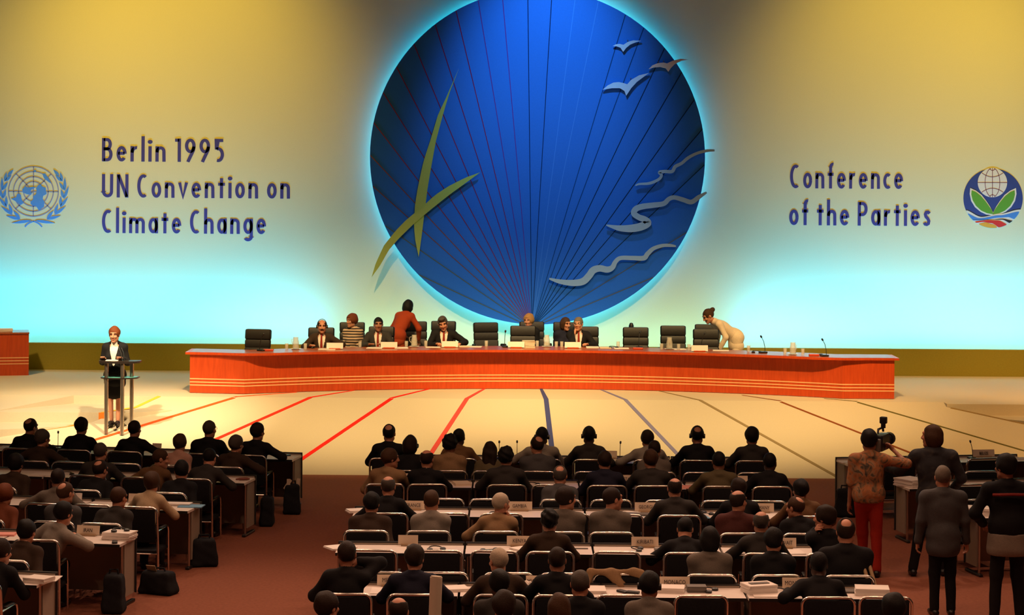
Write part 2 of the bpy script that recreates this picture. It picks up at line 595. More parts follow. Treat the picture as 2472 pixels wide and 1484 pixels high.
M_GULL = mat('pale_gull_paint', (0.50, 0.58, 0.82), 0.7, noise=0.05)
M_WAVE = mat('grey_blue_wave_paint', (0.34, 0.49, 0.64), 0.7, noise=0.05)
M_REED = mat('yellow_green_reed_paint', (0.42, 0.52, 0.10), 0.7, noise=0.06)
z7 = lambda L: [(1300 + x / 3.711, y / 3.711) for x, y in L]
cutout('gull_cutout', z7([(665, 412), (690, 398), (725, 393), (760, 402), (800, 375), (850, 362), (920, 366), (880, 375), (820, 400), (785, 430), (758, 465), (735, 428), (700, 415)]), M_GULL,
       'pale flying gull cut-out nearest the top of the blue disc', 'gull', 'gull cut-outs')
cutout('gull_cutout', z7([(985, 620), (1020, 585), (1070, 565), (1120, 560), (1150, 568), (1200, 545), (1270, 525), (1345, 535), (1280, 545), (1220, 575), (1185, 610), (1163, 642), (1140, 612), (1090, 600), (1030, 605)]),
       mat('pinkish_gull_paint', (0.66, 0.58, 0.60), 0.7, noise=0.05), 'pinkish gull cut-out overlapping the right rim of the disc', 'gull', 'gull cut-outs')
cutout('gull_cutout', z7([(575, 803), (620, 765), (670, 740), (720, 735), (765, 745), (795, 755), (830, 715), (900, 675), (990, 653), (940, 690), (880, 735), (830, 790), (785, 858), (770, 815), (730, 790), (660, 790)]), M_GULL,
       'largest pale gull cut-out, lowest of the three', 'gull', 'gull cut-outs')


def ribbon(pts):
    """closed outline around a centre line with full widths (zoom pixels)"""
    P = [Vector((1280 + x / 3.227, 340 + y / 3.227)) for x, y, w in pts]
    W = [w / 3.227 / 2 for x, y, w in pts]

    def cr(a, b, c, d, t):
        return 0.5 * ((2 * b) + (c - a) * t + (2 * a - 5 * b + 4 * c - d) * t * t + (3 * b - a - 3 * c + d) * t ** 3)
    Q, V = [], []
    n = len(P)
    for i in range(n - 1):
        for k in range(6):
            t = k / 6
            i0, i3 = max(i - 1, 0), min(i + 2, n - 1)
            Q.append(cr(P[i0], P[i], P[i + 1], P[i3], t))
            V.append(W[i] + (W[i + 1] - W[i]) * t)
    Q.append(P[-1])
    V.append(W[-1])
    A, B = [], []
    for i, q in enumerate(Q):
        t = (Q[min(i + 1, len(Q) - 1)] - Q[max(i - 1, 0)]).normalized()
        nn = Vector((-t.y, t.x)) * V[i]
        A.append(q + nn)
        B.append(q - nn)
    return A, B


def wave(pts, label):
    A, B = ribbon(pts)
    y = DY - .075
    a = [wp(p.x, p.y, y) for p in A]
    b = [wp(p.x, p.y, y) for p in B]
    cx = a[0][0]
    cz = min(p[1] for p in a + b)
    mb = MB().strip([(x - cx, z - cz) for x, z in a], [(x - cx, z - cz) for x, z in b], .015, -.015)
    o = mb.build('wave_ribbon', M_WAVE, None, (cx, y, cz))
    for i in (len(a) // 4, 2 * len(a) // 3):
        x, z = (a[i][0] + b[i][0]) / 2 - cx, (a[i][1] + b[i][1]) / 2 - cz
        MB().tube([(x, 0, z), (x, .0745, z)], .012, 6).build('mounting_peg', M_STEEL, o)
    tag(o, label, 'wave cut-out', 'wave ribbons on the disc')


wave([(820, 348, 8), (850, 336, 16), (930, 330, 22), (1000, 300, 22), (1022, 268, 22), (1006, 244, 24), (1050, 238, 26), (1105, 238, 26), (1130, 200, 26), (1180, 174, 24), (1230, 132, 24), (1300, 96, 22), (1380, 76, 22), (1436, 74, 14)],
     'topmost grey wavy ribbon crossing the right rim of the disc')
wave([(592, 655, 8), (640, 668, 26), (700, 680, 46), (780, 682, 58), (860, 668, 62), (915, 640, 58), (890, 612, 50), (845, 594, 44), (808, 564, 46), (825, 528, 46), (880, 510, 44), (960, 500, 42), (1040, 488, 38), (1080, 452, 34), (1125, 440, 34), (1190, 458, 36), (1255, 476, 36), (1310, 440, 34), (1374, 400, 14)],
     'middle grey ribbon with a thick S-shaped bend')
wave([(148, 1072, 12), (230, 1095, 34), (330, 1106, 48), (410, 1094, 54), (458, 1050, 54), (490, 1008, 54), (540, 992, 50), (600, 1002, 48), (640, 985, 40), (665, 940, 34), (705, 912, 32), (800, 912, 34), (885, 912, 38), (915, 878, 36), (960, 838, 30), (1030, 815, 26), (1090, 814, 24), (1134, 820, 12)],
     'lowest and longest grey wavy ribbon, near the disc foot')

reed = empty('reed_cutout', at(950, 668, DY - .08))
tag(reed, 'yellow-green crossed reed blades on the left of the blue disc', 'reed cut-out')
BL1 = [(1107.5, 166), (1075, 240), (1058, 275), (1040, 335), (1022, 390), (1009, 451), (1002, 493), (999, 544), (1003, 584), (1011, 620), (1014, 598), (1019, 561), (1024, 519), (1028, 490), (1031, 462), (1037, 425), (1044, 386), (1053, 337), (1071, 270), (1086, 221)]
BL2 = [(1159, 416), (1125, 428), (1085, 448), (1051, 470), (1027, 492), (1002, 513), (978, 533), (955, 557), (927, 592), (907, 635), (897, 669), (918, 640), (938, 604), (963, 575), (999, 540), (1024, 519), (1051, 497), (1085, 470), (1125, 441)]
for B, off in ((BL1, .08), (BL2, .11)):
    pts = [wp(px, py, DY - off) for px, py in B]
    n = len(pts)
    tip = 9 if B is BL1 else 10
    a = pts[:tip + 1]
    b = [pts[0]] + pts[:tip:-1] + [pts[tip]]
    b.reverse() if False else None
    b = [pts[0]] + [pts[i] for i in range(n - 1, tip, -1)] + [pts[tip]]

    def resamp(L, m=24):
        L = [Vector(p) for p in L]
        d = [0]
        for i in range(1, len(L)):
            d.append(d[-1] + (L[i] - L[i - 1]).length)
        out = []
        for k in range(m):
            t = d[-1] * k / (m - 1)
            i = max(j for j in range(len(L)) if d[j] <= t + 1e-9)
            i = min(i, len(L) - 2)
            f = (t - d[i]) / max(d[i + 1] - d[i], 1e-9)
            out.append(tuple(L[i].lerp(L[i + 1], min(f, 1))))
        return out
    mb = MB().strip(resamp(a), resamp(b), DY - off, DY - off + .03)
    o = mb.build('blade', M_REED, reed)
    o.location = -reed.location
for (px, py) in ((1015, 480), (1020, 540)):
    x, z = wp(px, py)
    o = MB().tube([(x, DY - .06, z), (x, DY - .0005, z)], .015, 6).build('mounting_peg', M_STEEL, reed)
    o.location = -reed.location

# ------------------------------------------------------------------ lettering (monoline condensed grotesque, built stroke by stroke)
LW = .128


def E(cx, cy, rx, ry, a0, a1, n=14):
    return [(cx + rx * math.cos(rad(a0 + (a1 - a0) * i / n)), cy + ry * math.sin(rad(a0 + (a1 - a0) * i / n))) for i in range(n + 1)]


h = LW / 2
GL = {
    'l': (LW, [[(h, 0), (h, 1.09)]]),
    'i': (LW, [[(h, 0), (h, .66)], 'dot']),
    'n': (.40, [[(h, 0), (h, .66)], [(h, .40)] + E(.20, .44, .13, .155, 180, 0) + [(.40 - h, 0)]]),
    'r': (.28, [[(h, 0), (h, .66)], [(h, .38)] + E(.23, .42, .155, .175, 170, 80)]),
    'e': (.40, [[(.40 - h - .02, .35), (h, .35)], E(.20, .33, .133, .265, 0, 318, 24)]),
    'o': (.40, [E(.20, .33, .133, .265, 0, 360, 28)]),
    'a': (.40, [E(.20, .33, .133, .265, 0, 360, 28), [(.40 - h, 0), (.40 - h, .66)]]),
    'c': (.34, [E(.20, .33, .133, .265, 55, 305, 20)]),
    'C': (.44, [E(.25, .5, .185, .435, 62, 298, 24)]),
    'B': (.42, [[(h, 0), (h, 1.0)], [(h, .935), (.19, .935)] + E(.20, .735, .12, .20, 90, -90) + [(h, .535)], [(h, .535), (.20, .535)] + E(.21, .30, .14, .235, 90, -90) + [(h, .065)]]),
    'P': (.42, [[(h, 0), (h, 1.0)], [(h, .935), (.19, .935)] + E(.20, .70, .15, .235, 90, -90) + [(h, .465)]]),
    'U': (.46, [[(h, 1.0), (h, .25)] + E(.23, .25, .163, .185, 180, 360) + [(.46 - h, 1.0)]]),
    'N': (.48, [[(h, 0), (h, 1.0)], [(h + .01, .97), (.48 - h - .01, .03)], [(.48 - h, 0), (.48 - h, 1.0)]]),
    'v': (.40, [[(.06, .66), (.20, .04), (.34, .66)]]),
    't': (.28, [[(.14, 0), (.14, .86)], [(.0, .60), (.28, .60)]]),
    'm': (.66, [[(h, 0), (h, .66)], [(h, .40)] + E(.197, .44, .13, .155, 180, 0) + [(.327, 0)], [(.327, .40)] + E(.46, .44, .13, .155, 180, 0) + [(.59, 0)]]),
    'h': (.40, [[(h, 0), (h, 1.09)], [(h, .40)] + E(.20, .44, .13, .155, 180, 0) + [(.40 - h, 0)]]),
    'g': (.40, [E(.20, .33, .133, .265, 0, 360, 28), [(.40 - h, .66), (.40 - h, -.12)] + E(.20, -.12, .133, .13, 0, -150)]),
    'f': (.27, [[(.13, 0), (.13, .9)] + E(.235, .90, .105, .13, 180, 80), [(.0, .60), (.26, .60)]]),
    's': (.32, [[(.26, .53), (.20, .595), (.13, .585), (.085, .50), (.11, .40), (.19, .31), (.235, .21), (.215, .10), (.15, .065), (.08, .08), (.04, .14)]]),
    '1': (.24, [[(0.0, .93), (.17, .93)], [(.17, 0), (.17, 1.0)]]),
    '9': (.42, [E(.21, .69, .143, .245, 0, 360, 28), [(.352, .66), (.33, .5), (.12, 0)]]),
    '5': (.40, [[(.36, .935), (.12, .935), (.10, .54)], [(.10, .55)] + E(.165, .32, .165, .255, 105, -105)]),
}


def ribbon2(mb, L, w, y0, y1, f):
    n = len(L)
    A, B = [], []
    for i, p in enumerate(L):
        a, b = Vector(L[max(i - 1, 0)]), Vector(L[min(i + 1, n - 1)])
        t = (b - a).normalized()
        nn = Vector((-t.y, t.x)) * w / 2
        if 0 < i < n - 1:
            t1 = (Vector(L[i]) - a).normalized()
            nn *= 1.0 / max(.55, abs(t.dot(t1)))
        A.append(f(Vector(p) + nn))
        B.append(f(Vector(p) - nn))
    mb.strip(A, B, y0, y1)


def lettering(txt, px0, px1, base, cap, label):
    p0, p1 = wp(px0, base, WALL_Y), wp(px1, base, WALL_Y)
    y = base
    top = wp(px0, base - cap, WALL_Y)
    S = top[1] - p0[1]
    gap, space = .145, .36
    tot = 0
    for i, c in enumerate(txt):
        tot += space if c == ' ' else GL[c][0]
        if i < len(txt) - 1 and c != ' ' and txt[i + 1] != ' ':
            tot += gap
    sx = (p1[0] - p0[0]) / tot
    root = empty('wall_lettering', (p0[0], WALL_Y, p0[1]))
    tag(root, label, 'lettering', 'lettering on the backdrop')
    x = 0
    for i, c in enumerate(txt):
        if c == ' ':
            x += space
            continue
        w, st = GL[c]
        mb = MB()
        for L in st:
            if L == 'dot':
                f = lambda v: ((x + v.x) * sx, v.y * S)
                pts = E(h, .85, .095, .085, 0, 360, 14)[:-1]
                mb.prism([f(Vector(q)) for q in pts], -.006, .0)
                continue
            ribbon2(mb, L, LW, .0, -.006, lambda v: ((x + v.x) * sx, v.y * S))
        mb.build('letter_' + c if c.isalpha() else 'digit', M_LETTER, root)
        x += w
        if i < len(txt) - 1 and txt[i + 1] != ' ':
            x += gap


lettering('Berlin 1995', 246, 541, 389, 56, 'indigo wall lettering reading Berlin 1995, topmost line on the left')
lettering('UN Convention on', 246, 700, 476, 56, 'indigo wall lettering reading UN Convention on, middle line')
lettering('Climate Change', 246, 642, 562, 56, 'indigo wall lettering reading Climate Change, lowest line on the left')
lettering('Conference', 1907, 2180, 454, 57, 'indigo wall lettering reading Conference, upper line on the right')
lettering('of the Parties', 1905, 2247, 543, 57, 'indigo wall lettering reading of the Parties, right of the disc')

# ------------------------------------------------------------------ emblems on the backdrop
emb = empty('wall_emblem', (*wp(80.8, 545, WALL_Y)[:1], WALL_Y, wp(80.8, 545, WALL_Y)[1]))
tag(emb, 'sky-blue globe and laurel emblem at the left end of the backdrop', 'emblem', 'emblems on the backdrop')


def ec(mb, name, m, root):
    o = mb.build(name, m, root)
    o.location = -root.location
    return o


ZU = lambda L: [wp(x / 8.73, 390 + y / 8.73, WALL_Y) for x, y in L]


def loop_band(mb, c, r, w, D=WALL_Y, n=64, y0=-.004, y1=0.0):
    A = [(c[0] + (r + w / 2) * math.cos(2 * math.pi * i / n), c[1] + (r + w / 2) * math.sin(2 * math.pi * i / n)) for i in range(n + 1)]
    B = [(c[0] + (r - w / 2) * math.cos(2 * math.pi * i / n), c[1] + (r - w / 2) * math.sin(2 * math.pi * i / n)) for i in range(n + 1)]
    mb.strip(B, A, WALL_Y + y0, WALL_Y + y1)


c = ZU([(705, 630)])[0]
pxm = WALL_Y / FOC / 8.73
mb = MB()
for r in (525, 420, 312, 208):
    loop_band(mb, c, r * pxm, 20 * pxm)
for k in range(8):
    a = k * math.pi / 4
    d = Vector((math.cos(a), math.sin(a)))
    n = Vector((-d.y, d.x)) * 10 * pxm
    p, q = Vector(c) + d * (100 if k % 2 else 5) * pxm, Vector(c) + d * 525 * pxm
    mb.prism([tuple(p - n), tuple(q - n), tuple(q + n), tuple(p + n)], WALL_Y - .004, WALL_Y)
ec(mb, 'globe_grid', M_UNLINE, emb)
CONT = [[(760, 560), (800, 500), (845, 470), (890, 520), (965, 550), (970, 620), (985, 680), (910, 720), (900, 780), (935, 840), (930, 950), (820, 1030), (780, 960), (740, 925), (690, 930), (640, 880), (650, 840), (700, 790), (700, 730), (760, 680), (775, 620)],
        [(470, 580), (530, 520), (600, 545), (680, 530), (760, 540), (720, 560), (660, 590), (640, 640), (690, 650), (650, 700), (560, 680), (480, 650)],
        [(235, 780), (340, 750), (365, 680), (400, 665), (440, 700), (455, 790), (500, 870), (430, 915), (340, 840)],
        [(890, 255), (950, 245), (1010, 330), (1085, 465), (1000, 410), (930, 350)],
        [(710, 185), (765, 175), (755, 215), (712, 220)]]
for L in CONT:
    pts = ZU(L)
    if sum(pts[i][0] * pts[(i + 1) % len(pts)][1] - pts[(i + 1) % len(pts)][0] * pts[i][1] for i in range(len(pts))) < 0:
        pts.reverse()
    ec(MB().prism(pts, WALL_Y - .006, WALL_Y), 'continent', M_UNBLUE, emb)
for s in (-1, 1):
    mb = MB()

    def leaf(p, q, w):
        p, q = Vector(p), Vector(q)
        p.x, q.x = 705 + s * (p.x - 705), 705 + s * (q.x - 705)
        t = q - p
        n = Vector((-t.y, t.x)).normalized() * w
        A = [tuple(p + t * f + n * math.sin(math.pi * f ** .8)) for f in (0, .15, .35, .55, .75, .9, 1)]
        B = [tuple(p + t * f - n * math.sin(math.pi * f ** .8)) for f in (0, .15, .35, .55, .75, .9, 1)]
        A, B = ZU(A), ZU(B)
        if s < 0:
            A, B = B, A
        mb.strip(A, B, WALL_Y - .006, WALL_Y)
    for p, q in (((985, 1215), (1280, 1140)), ((985, 1205), (1130, 1030)), ((1145, 1120), (1385, 945)), ((1150, 1090), (1225, 890)), ((1265, 965), (1435, 750)), ((1275, 940), (1280, 725)),
                 ((1345, 785), (1450, 520)), ((1340, 770), (1285, 580)), ((1370, 620), (1365, 330)), ((1355, 600), (1245, 430)), ((1315, 420), (1270, 220)), ((1300, 410), (1165, 280)), ((1250, 300), (1125, 165)),
                 ((745, 1240), (1160, 1295))):
        leaf(p, q, 32)
    ribbon2(mb, ZU([(705 + s * (x - 705), y) for x, y in ((700, 1252), (780, 1285), (835, 1320), (885, 1375))]), 28 * pxm, WALL_Y - .004, WALL_Y, lambda v: (v.x, v.y))
    ec(mb, 'laurel_branch', M_UNBLUE, emb)

em2 = empty('wall_emblem', (*wp(2397, 552, WALL_Y)[:1], WALL_Y, wp(2397, 552, WALL_Y)[1]))
tag(em2, 'round navy emblem with white globe over green leaves, right end of backdrop', 'emblem', 'emblems on the backdrop')
ZR = lambda L: [wp(2310 + x / 8.73, 390 + y / 8.73, WALL_Y) for x, y in L]


def prism_ccw(mb, pts, y0, y1):
    if sum(pts[i][0] * pts[(i + 1) % len(pts)][1] - pts[(i + 1) % len(pts)][0] * pts[i][1] for i in range(len(pts))) < 0:
        pts = pts[::-1]
    return mb.prism(pts, WALL_Y + y0, WALL_Y + y1)


M_NAVY = mat('navy_print', (0.03, 0.06, 0.30), 0.7, noise=0.05)
M_EWHITE = mat('emblem_white', (0.80, 0.78, 0.80), 0.7, noise=0.03)
M_EGREEN = mat('emblem_green', (0.12, 0.38, 0.04), 0.7, noise=0.05)
M_EPURP = mat('emblem_purple_line', (0.22, 0.08, 0.18), 0.7, noise=0.05)
M_EBLUE = mat('emblem_light_blue', (0.07, 0.26, 0.78), 0.7, noise=0.05)
M_ERED = mat('emblem_red', (0.75, 0.03, 0.03), 0.7, noise=0.05)
M_EORNG = mat('emblem_orange', (0.85, 0.40, 0.05), 0.7, noise=0.05)
EC, ER = (762, 772), 626
circ = lambda cx, cy, r, n=64: [(cx + r * math.cos(2 * math.pi * i / n), cy + r * math.sin(2 * math.pi * i / n)) for i in range(n)]
ec(prism_ccw(MB(), ZR(circ(*EC, ER)), -.003, 0), 'roundel', M_NAVY, em2)
gl = ec(prism_ccw(MB(), ZR(circ(748, 442, 310)), -.005, 0), 'globe', M_EWHITE, em2)
mb = MB()
lines = [[(x, 442) for x in (438, 600, 750, 900, 1058)], [(748, 132), (748, 752)]]
for k in (1, -1):
    lines.append([(748 + k * 155 * math.sqrt(max(0, 1 - ((y - 442) / 310) ** 2)), y) for y in range(140, 750, 30)])
    lines.append([(748 + t * 225, 442 - k * (205 - 85 * (1 - t * t) ** 1.0)) for t in [i / 8 - 1 for i in range(17)]])
    lines.append([(748 + t * 60, 442 - k * (292 - 36 * (1 - t * t))) for t in [i / 4 - 1 for i in range(9)]])
for L in lines:
    ribbon2(mb, ZR(L), 13 * pxm, WALL_Y - .0065, WALL_Y - .002, lambda v: (v.x, v.y))
o = mb.build('globe_line', M_EPURP, gl)
for s in (1, -1):
    fl = lambda L: [(762 + s * (x - 762), y) for x, y in L]
    outer = [(757, 1065), (700, 950), (620, 830), (520, 700), (400, 610), (280, 555), (268, 680), (300, 830), (380, 960), (500, 1060), (620, 1115), (762, 1135)]
    inner = [(740, 1035), (690, 960), (605, 840), (500, 720), (400, 640), (310, 605), (302, 690), (330, 810), (400, 930), (510, 1030), (630, 1085), (762, 1108)]
    lf = ec(prism_ccw(MB(), ZR(fl(outer)), -.0055 - .0007 * s, 0), 'leaf', M_EWHITE, em2)
    o = prism_ccw(MB(), ZR(fl(inner)), -.0075 - .0007 * s, -.001).build('leaf_blade', M_EGREEN, lf)


def cband(up, lo, m, y0, name):
    xs = [EC[0] - ER + 2 + i * (2 * ER - 4) / 80 for i in range(81)]
    A, B = [], []

    def ip(L, x):
        if x <= L[0][0]:
            return L[0][1]
        for (a, b), (c2, d) in zip(L, L[1:]):
            if x <= c2:
                t = (x - a) / (c2 - a)
                t = t * t * (3 - 2 * t)
                return b + (d - b) * t
        return L[-1][1]
    for x in xs:
        hh = math.sqrt(max(0, ER ** 2 - (x - EC[0]) ** 2))
        u, l = max(ip(up, x), EC[1] - hh), min(ip(lo, x) if lo else 9999, EC[1] + hh)
        if l - u > 1:
            A.append((x, u))
            B.append((x, l))
    ec(MB().strip(ZR(B), ZR(A), WALL_Y + y0, WALL_Y), name, m, em2)


cband([(165, 1020), (520, 1165), (900, 1100), (1330, 1010)], None, M_EWHITE, -.0075, 'white_band')
cband([(165, 1075), (480, 1190), (900, 1130), (1330, 1050)], [(165, 1240), (480, 1240), (900, 1180), (1080, 1170), (1210, 1210), (1330, 1240)], M_EBLUE, -.0085, 'blue_band')
cband([(760, 1218), (950, 1202), (1200, 1245)], [(760, 1222), (950, 1222), (1140, 1300), (1200, 1330)], MATS['dark_ink'], -.0095, 'black_band')
cband([(330, 1265), (650, 1232), (860, 1240), (1100, 1330)], [(330, 1295), (560, 1270), (720, 1295), (930, 1400)], M_ERED, -.010, 'red_band')
cband([(420, 1320), (600, 1292), (760, 1330), (880, 1400)], None, M_EORNG, -.011, 'orange_band')

# ------------------------------------------------------------------ podium table on the stage
TXC, TR = 0.56, 11.7


def tfront(x):
    if x < -4.85:
        return 38.87 + (-4.85 - x) * .176
    if x > 6.05:
        return 38.85
    return 28.5 + math.sqrt(TR ** 2 - (x - TXC) ** 2)


TX = [-5.87, -5.36, -4.85] + [-4.85 + 10.9 * i / 40 for i in range(1, 40)] + [6.05, 6.5, 6.99]
table = empty('podium_table', (TXC, 39.6, SZ + .008))
tag(table, 'long curved orange-red wooden podium table with three pale inlay lines', 'table')


def tch(mb, name, m):
    o = mb.build(name, m, table)
    o.location = (-TXC, -39.6, -SZ)
    return o


def wallstrip(xs, o0, o1, z0, z1):
    A = [(x, tfront(x) + o0) for x in xs]
    B = [(x, tfront(x) + o1) for x in xs]
    return MB().slab(A + B[::-1], z0, z1) if False else quads(A, B, z0, z1)


def quads(A, B, z0, z1):
    n = len(A)
    mb = MB()
    vs = [(x, y, z0) for x, y in A] + [(x, y, z1) for x, y in A] + [(x, y, z1) for x, y in B] + [(x, y, z0) for x, y in B]
    fs = []
    for i in range(n - 1):
        for k in range(4):
            a, b = k * n + i, ((k + 1) % 4) * n + i
            fs.append((a, a + 1, b + 1, b))
    fs += [(0, n, 2 * n, 3 * n), (n - 1, 4 * n - 1, 3 * n - 1, 2 * n - 1)]
    return mb.add(vs, fs)


tch(wallstrip(TX, 0.0, .03, SZ, SZ + .70), 'front_panel', M_TABLE)


def over(x):
    e = min(x - (-4.95), 6.15 - x)
    return .05 + .17 * max(0, min(1, e / .5))


TX2 = [-5.95] + TX + [7.07]
A = [(x, tfront(x) - over(x)) for x in TX2]
B = [(x, tfront(x) + .74) for x in TX2]
tch(quads(A, B, SZ + .70, SZ + .742), 'tabletop', M_TABLE)
A2 = [(x, tfront(x) - over(x) + .03) for x in TX]
B2 = [(x, tfront(x) + .72) for x in TX]
tch(quads(A2, B2, SZ + .742, SZ + .745), 'desk_inlay', M_TOP)
for zz in (.13, .186, .245):
    tch(wallstrip(TX, -.004, .01, SZ + zz, SZ + zz + .02), 'inlay_line', M_INLAY)
for x in (-5.855, 6.975):
    tch(MB().box((x, tfront(x) + .38, SZ + .35), (.03, .68, .70)), 'side_panel', M_TABLE)

side_desk = empty('side_desk', (-10.57, 41.94, SZ), rad(14))
tag(side_desk, 'orange-red wooden desk cut off by the left edge of the picture', 'desk')
for nm, mb, m in (('front_panel', MB().box((0, 0, .41), (2.14, .04, .82)), M_TABLE), ('tabletop', MB().box((0, .35, .835), (2.16, .78, .03)), M_TOP),
                  ('side_panel', MB().box((1.055, .36, .41), (.03, .68, .82)), M_TABLE), ('side_panel', MB().box((-1.055, .36, .41), (.03, .68, .82)), M_TABLE)):
    mb.build(nm, m, side_desk)
for zz in (.23, .29, .35):
    MB().box((0, -.022, zz), (2.14, .006, .018)).build('inlay_line', M_INLAY, side_desk)


# ------------------------------------------------------------------ executive chairs on the podium
def make_exec():
    r = empty('executive_chair', (0, 0, 0))
    mb = MB()
    R = Matrix.Rotation(rad(-9), 3, 'X')
    mb.box((0, -.315, .76), (.485, .05, .62), R.transposed(), .02)
    for z, hh, d in ((.60, .30, .085), (.815, .165, .07), (.99, .20, .10)):
        mb.box((0, -.255 - (z - .45) * .16, z), (.50, d, hh), R.transposed(), .03)
    mb.build('backrest', M_LEATHER, r, smooth=True)
    MB().box((0, 0, .305), (.52, .46, .09), None, .035).build('seat', M_LEATHER, r, smooth=True)
    for s in (-1, 1):
        MB().tube([(s * .28, -.22, .48), (s * .29, -.20, .66), (s * .29, .14, .68), (s * .29, .18, .62), (s * .28, .14, .48)], .02, 8).build('armrest', M_LEATHER, r, smooth=True)
    MB().tube([(0, 0, .08), (0, 0, .30)], .03, 10).build('column', M_STEEL, r, smooth=True)
    mb = MB()
    for k in range(5):
        a = 2 * math.pi * k / 5 + .3
        mb.tube([(0, 0, .09), (.28 * math.cos(a), .28 * math.sin(a), .07)], [.028, .018], 8)
        mb.lathe([(.0, .0), (.026, .008), (.026, .05), (0, .058)], (.28 * math.cos(a), .28 * math.sin(a), 0), 10)
    mb.build('base', M_PLASTIC, r, smooth=True)
    return r


EX = make_exec()
EX_USED = False


def exec_chair(px, py_top, D, yaw, label):
    global EX_USED
    o = EX if not EX_USED else copy_tree(EX)
    EX_USED = True
    p = at(px, py_top, D)
    o.location = (p.x, D, SZ)
    o.rotation_euler = (0, 0, rad(180 + yaw))
    tag(o, label, 'chair', 'black leather chairs on the podium')
    return o


def tdep(px, extra):
    x = (px - 1236) * 40.5 / FOC
    return tfront(x) + extra


exec_chair(611, 795, tdep(611, 1.02), -10, 'empty black leather chair turned sideways at the left end of the table')
exec_chair(772, 795, tdep(772, 1.02), 0, 'black leather chair behind the bald man with headphones')
exec_chair(851, 778, tdep(851, 2.3), 5, 'black leather chair behind the woman in the striped top')
exec_chair(916, 793, tdep(916, 1.02), -4, 'black leather chair of the dark-haired man beside the red-suited woman')
exec_chair(1003, 778, 42.3, 6, 'black leather chair right behind the woman in the red suit')
exec_chair(1066, 778, 42.45, -5, 'black leather chair directly behind the man who writes with bowed head')
exec_chair(1182, 780, 42.15, 14, 'empty black leather chair with a high back left of the podium centre')
exec_chair(1263, 788, tdep(1263, 1.08), 0, 'empty black leather chair at the table in front of the blond woman')
exec_chair(1287, 779, 42.5, 4, 'black leather chair the blond woman sits in, second tier')
exec_chair(1364, 779, 42.4, -4, 'black leather chair of the brown-haired woman in navy')
exec_chair(1418, 792, tdep(1418, 1.02), 3, 'black leather chair of the man with hand to mouth')
exec_chair(1537, 797, tdep(1537, 1.05), 0, 'empty black leather chair, leftmost of three right of the podium centre')
exec_chair(1628, 788, tdep(1628, 1.7), 0, 'empty black leather chair, tallest and middle of three right of centre')
exec_chair(1708, 803, tdep(1708, 1.02), 0, 'empty black leather chair at the table beside the bending woman in white')
exec_chair(1707, 790, tdep(1707, 2.3), -6, 'black leather chair the woman in white bends over')


# ------------------------------------------------------------------ things on the podium table
TT = SZ + .7535


def tp(px, py):
    v = on_z(px, py, TT)
    f = tfront(v.x)
    D = min(max(v.y, f + .02), f + .66)
    x, y = unroll(px, py)
    return Vector((x * D / FOC, D, TT))


def make_pitcher():
    r = empty('water_pitcher', (0, 0, 0))
    MB().lathe([(.0, .006), (.058, .006), (.062, .02), (.058, .12), (.045, .18), (.05, .215), (.047, .215), (.041, .18), (.054, .12), (.057, .02), (0, .014)], (0, 0, .012), 20).build('jug', M_GLASS, r, smooth=True)
    MB().lathe([(0, .0), (.053, .0), (.053, .075), (0, .075)], (0, 0, .028), 16).build('water', M_WATER, r, smooth=True)
    MB().tube([(.05, 0, .19), (.088, 0, .185), (.09, 0, .12), (.056, 0, .08)], .008, 8).build('handle', M_GLASS, r, smooth=True)
    MB().lathe([(0, 0), (.06, 0), (.098, .012), (.096, .014), (.06, .004), (0, .004)], (0, 0, 0), 24).build('saucer', M_PAPER, r, smooth=True)
    return r


def make_glass():
    return MB().lathe([(0, 0), (.03, 0), (.034, .11), (.032, .11), (.028, .006), (0, .006)], (0, 0, 0), 16).build('drinking_glass', M_GLASS, smooth=True)


PIT, GLS = make_pitcher(), make_glass()
for k, (px, py, l) in enumerate([(714, 843, 'glass water pitcher on a white saucer beside the bald man'), (1000, 837, 'glass water pitcher on a saucer before the red-suited woman'),
                                 (1320, 837, 'glass water pitcher on a saucer between the blond woman and the navy-clad woman'),
                                 (1616, 843, 'glass water pitcher in front of the tallest empty chair'), (1914, 856, 'glass water pitcher at the empty right end of the table')]):
    o = PIT if k == 0 else copy_tree(PIT)
    o.location = tp(px, py)
    o.rotation_euler = (0, 0, rad(150 + 40 * k))
    tag(o, l, 'pitcher', 'water pitchers on the podium table')
for k, (px, py, l) in enumerate([(692, 843, 'drinking glass left of the leftmost pitcher'), (737, 843, 'drinking glass just right of the leftmost pitcher'), (869, 838, 'drinking glass in front of the woman in the striped top'),
                                 (981, 837, 'drinking glass left of the pitcher before the red-suited woman'), (1028, 836, 'drinking glass left of the writing man'),
                                 (1174, 836, 'drinking glass in front of the chair left of centre'), (1297, 836, 'drinking glass left of the centre pitcher'), (1343, 838, 'drinking glass just right of the centre pitcher'),
                                 (1356, 838, 'drinking glass near the card of the man with hand to mouth'), (1492, 838, 'drinking glass left of the leftmost empty chair right of centre'),
                                 (1597, 843, 'drinking glass left of the pitcher before the tallest empty chair'), (1638, 844, 'drinking glass right of the pitcher before the tallest empty chair'), (1663, 845, 'drinking glass left of the card near the woman in white'),
                                 (1807, 848, 'drinking glass right of the woman in white'), (1895, 855, 'drinking glass left of the rightmost pitcher'), (1938, 856, 'drinking glass right of the rightmost pitcher')]):
    o = GLS if k == 0 else copy_tree(GLS)
    o.location = tp(px, py)
    tag(o, l, 'glass', 'drinking glasses on the podium table')


